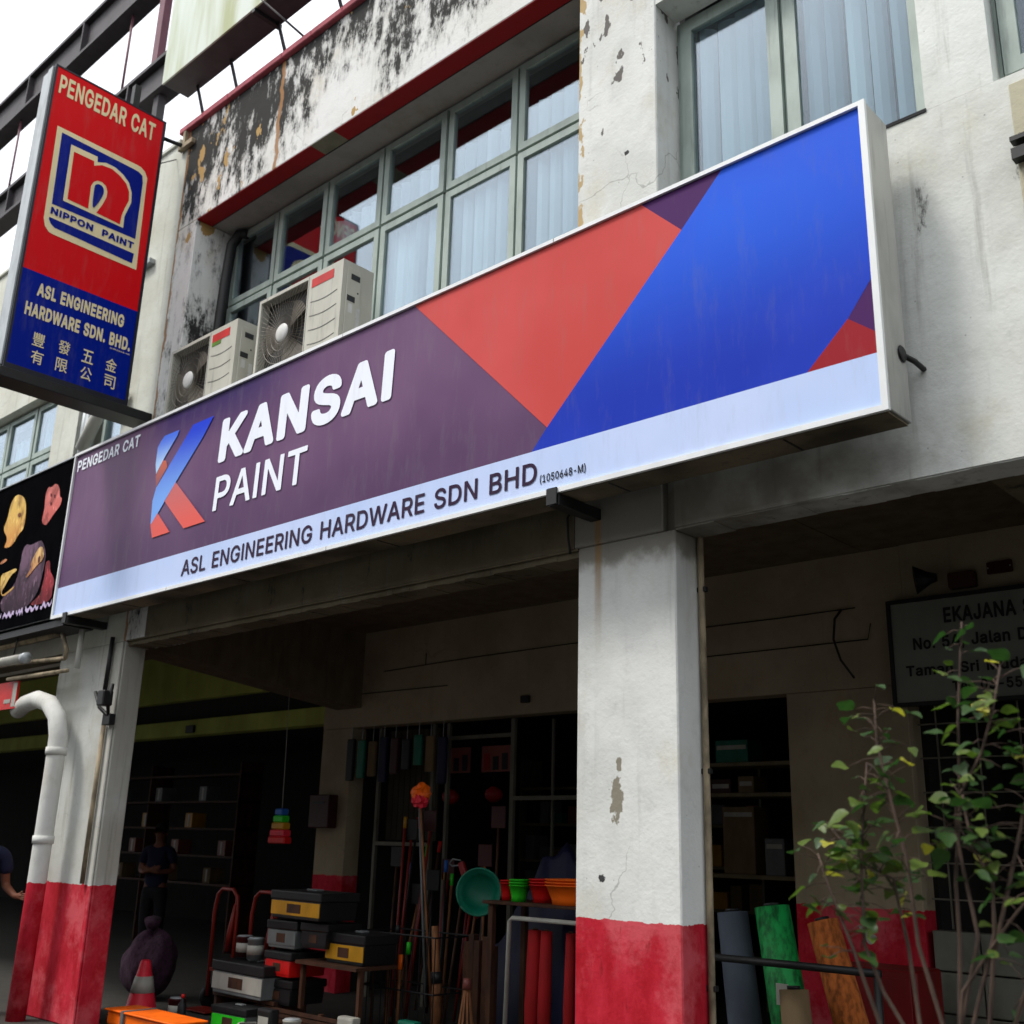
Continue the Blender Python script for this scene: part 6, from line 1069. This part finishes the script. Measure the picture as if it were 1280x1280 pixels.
# ------------------------------------------------------------------ people (dim, standing in the shade)
def skin_mesh(name, joints, edges, radii, mat, parent, root=0, sub=2):
    me = bpy.data.meshes.new(name); me.from_pydata([Vector(j) for j in joints], edges, []); me.materials.append(mat)
    o = bpy.data.objects.new(name, me); col.objects.link(o); adopt(o, parent)
    o.modifiers.new('skin', 'SKIN'); s_ = o.modifiers.new('subdivision', 'SUBSURF'); s_.levels = sub; s_.render_levels = sub
    if not me.skin_vertices: 
        bpy.context.view_layer.objects.active = o
    for i, r_ in enumerate(radii):
        rr = r_ if isinstance(r_, tuple) else (r_, r_)
        me.skin_vertices[0].data[i].radius = rr; me.skin_vertices[0].data[i].use_root = (i == root)
    o.modifiers['skin'].use_smooth_shade = True
    return o
def person(loc, rz, label, crossed):
    t = thing('person', label, 'person', loc); t.rotation_euler = (0, 0, rz)
    mw = Matrix.Translation(Vector(loc)) @ Matrix.Rotation(rz, 4, 'Z')
    def L(p): return p
    J = [(0, 0, .93), (0, 0, 1.08), (0, .01, 1.25), (0, .01, 1.40), (0, 0, 1.50), (0, -.01, 1.58), (0, -.015, 1.66)]
    E_ = [(0, 1), (1, 2), (2, 3), (3, 4), (4, 5), (5, 6)]; rad = [(.15, .11), (.14, .10), (.16, .11), (.13, .09), .052, (.07, .085), (.075, .09)]
    def chain(start, pts, rs):
        k0 = start
        for p, r_ in zip(pts, rs): J.append(p); rad.append(r_); E_.append((k0, len(J)-1)); k0 = len(J)-1
        return k0
    for s_ in (-1, 1):
        chain(0, [(s_*.10, 0, .84), (s_*.11, -.01, .50), (s_*.11, .02, .12), (s_*.115, 0.0, .06), (s_*.12, -.16, .03)], [.085, .058, .038, .042, .03])
        if crossed: arm = [(s_*.19, 0, 1.38), (s_*.25, 0, 1.12), (s_*.10, -.22, 1.10), (s_*-.04, -.23, 1.14)]
        else: arm = [(s_*.19, 0, 1.38), (s_*.24, .02, 1.10), (s_*.30, -.20, 1.02), (s_*.33, -.27, 1.02)]
        w_ = chain(3, arm, [.052, .042, .028, .03]); hp = Vector(arm[3]); hd = (Vector(arm[3])-Vector(arm[2])).normalized(); sd_ = Vector((0, 0, 1))
        for f_ in range(4):
            o_ = hd*0.045+sd_*(0.024-0.016*f_); ln = (0.065, 0.075, 0.07, 0.055)[f_]
            chain(w_, [tuple(hp+o_), tuple(hp+o_+hd*ln*0.55+Vector((0, .006, 0))), tuple(hp+o_+hd*ln+Vector((0, .02, -.004)))], [.010, .009, .007])
        chain(w_, [tuple(hp+sd_*.028+hd*.01), tuple(hp+sd_*.05+hd*.035)], [.012, .009])
    b_ = skin_mesh('body', J, E_, rad, M['skin'], t)
    b_.matrix_parent_inverse = Matrix.Identity(4)
    def cloth(name, js, es, rs, mt):
        o = skin_mesh(name, js, es, rs, M[mt], t); o.matrix_parent_inverse = Matrix.Identity(4)
    js = [(0, 0, .82), (0, 0, 1.08), (0, .01, 1.25), (0, .01, 1.41), (.19, 0, 1.385), (.235, 0.005, 1.20), (-.19, 0, 1.385), (-.235, 0.005, 1.20)]
    cloth('shirt', js, [(0, 1), (1, 2), (2, 3), (3, 4), (4, 5), (3, 6), (6, 7)], [(.185, .14), (.175, .13), (.18, .13), (.13, .10), .075, .07, .075, .07], 'navy_shirt')
    js = [(0, 0, .95), (0, 0, .88)] + [(s_*a, b2, c_) for s_ in (-1, 1) for a, b2, c_ in ((.10, 0, .80), (.11, -.01, .50), (.11, .02, .10))]
    cloth('trousers', js, [(0, 1), (1, 2), (2, 3), (3, 4), (1, 5), (5, 6), (6, 7)], [(.16, .12), (.165, .125), .105, .08, .06, .105, .08, .06], 'dark_trousers')
    bm = bmesh.new(); bmesh.ops.create_uvsphere(bm, u_segments=18, v_segments=12, radius=0.5, matrix=Matrix.Translation((0, .012, 1.69)) @ Matrix.Diagonal((.185, .215, .19, 1)))
    bmesh.ops.delete(bm, geom=[v for v in bm.verts if v.co.z < 1.655+max(0, -v.co.y)*0.5], context='VERTS')
    o = mesh_obj('hair', bm, M['black_hair'], None, True); o.parent = t
    for nm, c_, r_ in (('ear', (-.088, .0, 1.62), .018), ('ear', (.088, .0, 1.62), .018), ('nose', (0, -.112, 1.62), .014), ('eye', (-.032, -.098, 1.645), .009), ('eye', (.032, -.098, 1.645), .009), ('mouth', (0, -.098, 1.575), .016)):
        bm = bmesh.new(); bmesh.ops.create_uvsphere(bm, u_segments=8, v_segments=6, radius=r_, matrix=Matrix.Translation(c_) @ Matrix.Diagonal((1.2 if nm == 'mouth' else .7, .8, .35 if nm == 'mouth' else 1, 1)))
        o = mesh_obj(nm, bm, M['black_hair' if nm == 'eye' else 'skin'], None, True); o.parent = t
person((-14.85, 3.65, 0.0), R(35), 'person in a dark navy shirt with folded arms, standing in the shaded shop doorway', True)
person((-11.02, -0.42, 0.0), R(75), 'person in dark clothes at the left edge, forearm held out beside the white pipe', False)
# dim shelving in the left-hand shop
t = thing('shop_shelving', 'brown shelving in the dark doorway behind the left pillar', 'shelves', (-13.6, 3.9, 0))
for z in (0.9, 1.3, 1.7, 2.1, 2.5): box('shelf_board', -19.5, -14.4, 4.6, 5.0, z, z+0.03, M['brown_wood'], t)
for x in (-19.5, -17, -14.43): box('upright', x, x+0.03, 4.595, 5.0, 0, 2.7, M['brown_wood'], t)
for k_ in range(14):
    x = -19.2+k_*0.33; z = 0.931+0.4*(k_ % 4)
    q = thing('carton', '%s carton, number %s from the left on the %s shelf of the left-hand shop' % (('beige', 'pinkish', 'yellow', 'grey')[k_ % 4], ('one', 'two', 'three', 'four')[k_//4], ('lowest', 'second', 'third', 'fourth')[k_ % 4]), 'carton', (x, 4.65, z), group='cartons on the left-hand shop shelving')
    box('box_body', x, x+0.2, 4.65, 4.9, z, z+0.22, M[('beige_roll', 'poster_pink', 'yellow_plastic', 'clear_grey_plastic')[k_ % 4]], q, 0.005); box('lid_tape', x+0.08, x+0.12, 4.646, 4.649, z+0.02, z+0.2, M['white_plastic'], q)

# ------------------------------------------------------------------ shrub by the kerb
SH = thing('shrub', 'thin leafy shrub with bare woody stems in the lower right foreground', 'shrub', (-1.42, -1.65, -0.15))
M['bark'] = simple('pinkish_brown_bark', (0.085, 0.055, 0.04, 1), 0.85, var=0.25, scale=20)
stems = [
 [(-1.40, 0.3), (-1.36, 1.12), (-1.34, 1.23), (-1.26, 1.34), (-1.19, 1.43), (-1.10, 1.53)],
 [(-1.42, 0.2), (-1.36, 1.13), (-1.28, 1.38), (-1.31, 1.56), (-1.32, 1.67), (-1.32, 1.76), (-1.23, 1.9), (-1.18, 2.02), (-1.15, 2.16)],
 [(-1.41, 0.2), (-1.37, 1.14), (-1.36, 1.36), (-1.37, 1.53), (-1.34, 1.76), (-1.32, 2.0), (-1.30, 2.17), (-1.28, 2.32)],
 [(-1.43, 0.2), (-1.39, 1.13), (-1.44, 1.35), (-1.44, 1.58), (-1.48, 1.77), (-1.51, 1.94), (-1.51, 2.07)],
 [(-1.40, 0.3), (-1.33, 1.12), (-1.24, 1.39), (-1.23, 1.54), (-1.28, 1.63), (-1.29, 1.78)],
 [(-1.43, 0.3), (-1.43, 1.0), (-1.57, 1.21), (-1.61, 1.34), (-1.61, 1.57), (-1.59, 1.69), (-1.57, 1.88)],
 [(-1.45, 0.3), (-1.48, 1.11), (-1.52, 1.34), (-1.56, 1.53), (-1.68, 1.58), (-1.76, 1.68)],
 [(-1.50, 0.3), (-1.58, 1.1), (-1.61, 1.23), (-1.63, 1.33), (-1.70, 1.50), (-1.74, 1.60)],
 [(-1.38, 0.4), (-1.25, 1.32), (-1.16, 1.63), (-1.10, 1.85), (-1.07, 2.0)],
 [(-1.36, 0.3), (-1.20, 1.15), (-1.13, 1.30), (-1.02, 1.42)]]
rs = random.Random(11); paths = []
for i, s_ in enumerate(stems):
    y0 = -1.6+rs.uniform(-.10, .10); pts = []
    for k_, (x, z) in enumerate(s_):
        yy_ = -1.62+(y0+1.62)*min(1, k_/3)+rs.uniform(-.012, .012)
        pts.append((x, yy_, z))
    n_ = len(pts); tube('stem', pts, [0.0075*(1-k_/n_*0.65) for k_ in range(n_)], M['bark'], SH, 7); paths.append(pts)
leafm = []
def leaf_mat(name, a, b):
    m = MT(name, 0.45, spec=0.4); m.b.inputs['Subsurface Weight'].default_value = 0.0
    k = m.mix(m.ss(m.noise(14), 0.3, 0.7), a, b); mm = m.done(k)
    t_ = mm.node_tree; tr = t_.nodes.new('ShaderNodeBsdfTranslucent'); tr.inputs['Color'].default_value = (a[0]*1.6, a[1]*1.8, a[2], 1); mx = t_.nodes.new('ShaderNodeMixShader'); mx.inputs[0].default_value = 0.3
    t_.links.new(m.b.outputs[0], mx.inputs[1]); t_.links.new(tr.outputs[0], mx.inputs[2]); t_.links.new(mx.outputs[0], t_.nodes['Material Output'].inputs['Surface']); return mm
lm = [leaf_mat('deep_green_leaf', (0.018, 0.055, 0.014, 1), (0.045, 0.09, 0.018, 1)), leaf_mat('fresh_green_leaf', (0.065, 0.115, 0.018, 1), (0.11, 0.15, 0.024, 1)), leaf_mat('yellow_leaf', (0.45, 0.40, 0.05, 1), (0.30, 0.32, 0.05, 1))]
for j, mt in enumerate(lm):
    for v_ in range(2):
        bm = bmesh.new(); prof = ((0, 0.002), (0.12, 0.20), (0.30, 0.34), (0.5, 0.33), (0.72, 0.20), (0.88, 0.09), (1.0, 0.003)); L_, C_, R_ = [], [], []
        for q, (t_, w_) in enumerate(prof):
            dz = -0.30*t_*t_*(1 if v_ else 0.25)+0.03*math.sin(t_*9); jag = 0.05*(q % 2)
            C_.append(bm.verts.new((t_, 0, dz))); L_.append(bm.verts.new((t_-0.02, w_+jag, dz+w_*0.35))); R_.append(bm.verts.new((t_-0.02, -w_-jag, dz+w_*0.35)))
        for q in range(len(prof)-1):
            bm.faces.new((C_[q], C_[q+1], L_[q+1], L_[q])); bm.faces.new((R_[q], R_[q+1], C_[q+1], C_[q]))
        me = bpy.data.meshes.new('leaf'); bm.to_mesh(me); bm.free(); me.materials.append(mt)
        for p in me.polygons: p.use_smooth = True
        leafm.append(me)
def leaf(pos, size, yellow=False):
    k_ = (4 if yellow else (0 if rs.random() < 0.62 else 2))+rs.randrange(2)
    o = bpy.data.objects.new('leaf', leafm[k_]); col.objects.link(o); adopt(o, SH)
    o.location = pos; o.scale = (size, size, size); o.rotation_euler = (rs.uniform(-.7, .7), rs.uniform(-.5, .65), rs.uniform(0, 6.28))
def along(pts, t_):
    f_ = t_*(len(pts)-1); i = min(int(f_), len(pts)-2); a, b = Vector(pts[i]), Vector(pts[i+1]); return a.lerp(b, f_-i)
for i, pts in enumerate(paths):
    n_, lo = ((8, .6), (50, .46), (20, .6), (38, .46), (26, .55), (50, .5), (48, .5), (16, .55), (34, .45), (8, .5))[i]
    for k_ in range(n_):
        p = along(pts, lo+(1-lo)*(k_+rs.random())/n_); spread = 0.045 if i in (2,) else 0.085
        q = p+Vector((rs.uniform(-1, 1), rs.uniform(-1, 1), rs.uniform(-.6, .6)))*spread
        if (q-p).length > 0.03: tube('twig', [p, p.lerp(q, .5)+Vector((0, 0, .008)), q], [0.0022, 0.0018, 0.0012], M['bark'], SH, 4)
        leaf(q, rs.uniform(.035, .082), rs.random() < 0.07)
PT = thing('plant_pot', 'plain clay pot that holds the leafy shrub', 'pot', (-1.42, -1.62, -0.15))
lathe('pot_body', (-1.42, -1.62, -0.15), (0, 0, 1), [(0.16, 0), (0.22, 0.38), (0.24, 0.38), (0.24, 0.44), (0.20, 0.44), (0.19, 0.36), (0.01, 0.36)], M['brown_matting'], PT, 28)
lathe('soil', (-1.42, -1.62, 0.20), (0, 0, 1), [(0.18, 0), (0.01, 0.03)], M['brown_wood'], PT, 20)

# small loose stock between the tubs, baskets and rolls
rj = random.Random(5)
def jumble(x, y, z, k_, label):
    t = thing(('paint_tin', 'bottle', 'coiled_hose', 'packet')[k_ % 4], label, ('tin', 'bottle', 'hose', 'packet')[k_ % 4], (x, y, z), group='small stock on the veranda floor')
    mt = M[('clear_grey_plastic', 'teal_plastic', 'black_plastic', 'yellow_plastic', 'navy_red', 'white_plastic')[rj.randrange(6)]]
    if k_ % 4 == 0:
        lathe('tin_body', (x, y, z), (0, 0, 1), [(0.075, 0), (0.075, 0.16), (0.08, 0.165), (0.08, 0.175)], mt, t, 20); lathe('tin_lid', (x, y, z+0.176), (0, 0, 1), [(0.07, 0), (0.066, 0.008)], M['greymetal'], t, 20)
        lathe('paper_band', (x, y, z+0.04), (0, 0, 1), [(0.0765, 0), (0.0765, 0.08)], M['white_plastic'], t, 20)
    elif k_ % 4 == 1:
        lathe('bottle_body', (x, y, z), (0, 0, 1), [(0.035, 0), (0.04, 0.01), (0.04, 0.15), (0.015, 0.19), (0.015, 0.21)], mt, t, 14); lathe('cap', (x, y, z+0.211), (0, 0, 1), [(0.018, 0), (0.016, 0.03)], M['red_plastic'], t, 12)
    elif k_ % 4 == 2:
        for q in range(4): tube('hose_loop', [(x+0.13*math.cos(a), y+0.13*math.sin(a), z+0.015+q*0.022+0.004*math.sin(a*2)) for a in (2*math.pi*i/22 for i in range(23))], 0.011, mt, t, 6)
    else:
        bm = bmesh.new(); add_box(bm, x-0.1, x+0.1, y-0.04, y+0.05, z, z+0.24); bevel(bm, 0.02, 2); mesh_obj('packet_body', bm, mt, t); box('packet_print', x-0.07, x+0.07, y-0.043, y-0.0405, z+0.06, z+0.18, M['white_plastic'], t)
spots = [(-9.6, 0.95, 0), (-9.35, 0.85, 0), (-8.45, 1.0, 0), (-8.2, 0.95, 0), (-7.95, 1.02, 0), (-8.35, 1.0, 0.0), (-7.7, 1.1, 0), (-7.45, 1.2, 0), (-9.2, 1.35, 0.545), (-8.95, 1.3, 0.545), (-8.55, 1.4, 1.176), (-8.2, 1.45, 1.176), (-7.85, 1.5, 0.861), (-8.05, 1.45, 0.921), (-7.25, 1.5, 0), (-7.0, 1.45, 0), (-6.75, 1.5, 0), (-6.5, 1.45, 0), (-6.3, 1.3, 0), (-5.75, 2.2, 0)]
for k_, (x, y, z) in enumerate(spots):
    if k_ in (5, 10, 11, 12, 13): continue
    kk = k_ if z == 0 else (k_ // 2) * 4
    where = ('on the floor in front of the tubs' if x < -7.9 else 'on the floor by the broom bin' if x < -6.6 else 'on the floor by the white rack') if z == 0 else 'standing on a tub lid'
    jumble(x, y, z, kk, '%s %s, %s' % (('small tin', 'little bottle', 'coiled hose', 'upright packet')[kk % 4], where, ('leftmost', 'second', 'third', 'fourth', 'fifth', 'sixth')[k_ % 6] + ' piece from the left there'))
t = thing('shop_shelving', 'very dim shelving at the back of the hardware shop behind the glass', 'shelves', (-8.5, 6.0, 0))
for z in (0.5, 0.95, 1.4, 1.85, 2.3): box('shelf_board', -10.0, -6.4, 6.0, 6.4, z, z+0.03, M['shelfboard'], t)
for x in (-10.0, -8.2, -6.43): box('upright', x, x+0.03, 5.995, 6.4, 0, 2.7, M['alu'], t)
for k_ in range(45):
    x = -9.9+(k_ % 15)*0.235; r_ = k_//15; z = 0.981+0.45*r_
    q = tag(box('carton', x, x+rj.uniform(.12, .2), 6.02, 6.3, z, z+rj.uniform(.12, .34), M[('beige_roll', 'poster_pink', 'yellow_plastic', 'clear_grey_plastic', 'teal_plastic', 'navy_red')[rj.randrange(6)]], None, 0.005), 'packed carton on the dim shelving behind the shop glass', 'carton', 'cartons on the dim back shelving')

for k_ in range(22):
    x = rj.uniform(-9.2, -6.9); y = rj.uniform(2.45, 3.0); h = rj.uniform(0.9, 1.75); lean = rj.uniform(-.12, .12)
    mt = ('brown_wood', 'rusty_red_tube', 'black_plastic', 'pale_wood', 'dark_red_enamel')[k_ % 5]
    t = thing('tool_pole', ('brown wooden', 'rusty red', 'black', 'pale wooden', 'dark red')[k_ % 5]+' tool handle leaning in front of the shop glass, '+('one of the shorter', 'one of the middling', 'one of the taller')[min(2, int((h-0.9)/0.29))]+' ones', 'tool', (x, y, 0), group='long tools leaning in front of the shop glass')
    tube('shaft', [(x, y, 0.02), (x+lean, y+0.12, h)], 0.013, M[mt], t, 6)
    if k_ % 3 == 0: box('blade', x+lean-0.09, x+lean+0.09, y+0.11, y+0.125, h, h+0.2, M[('black_plastic', 'navy_red')[k_ % 2]], t, 0.004)
    else: tube('grip', [(x+lean, y+0.12, h), (x+lean*1.08, y+0.13, h+0.11)], 0.018, M[('green_plastic', 'red_plastic', 'blue_cloth', 'yellow_plastic')[k_ % 4]], t, 6)
for k_ in range(9):
    x = -10.05+k_*0.19; z = 2.72-0.02*(k_ % 3); hh = rj.uniform(.25, .5)
    t = thing('hanging_packet', ('dark', 'green', 'pale', 'blue', 'red')[k_ % 5]+' packet hanging from the shop lintel, '+('first', 'second', 'third', 'fourth', 'fifth', 'sixth', 'seventh', 'eighth', 'ninth')[k_]+' from the back pier', 'packet', (x, 3.15, z), group='packets hanging from the lintel')
    bm = bmesh.new(); add_box(bm, x-0.06, x+0.06, 3.13, 3.17, z-hh, z); bevel(bm, 0.012, 2); mesh_obj('packet_body', bm, M[('black_plastic', 'teal_plastic', 'beige_roll', 'navy_tarp', 'navy_red')[k_ % 5]], t)
    tube('hook', [(x, 3.15, z), (x, 3.15, 2.858)], 0.004, M['greymetal'], t, 4)
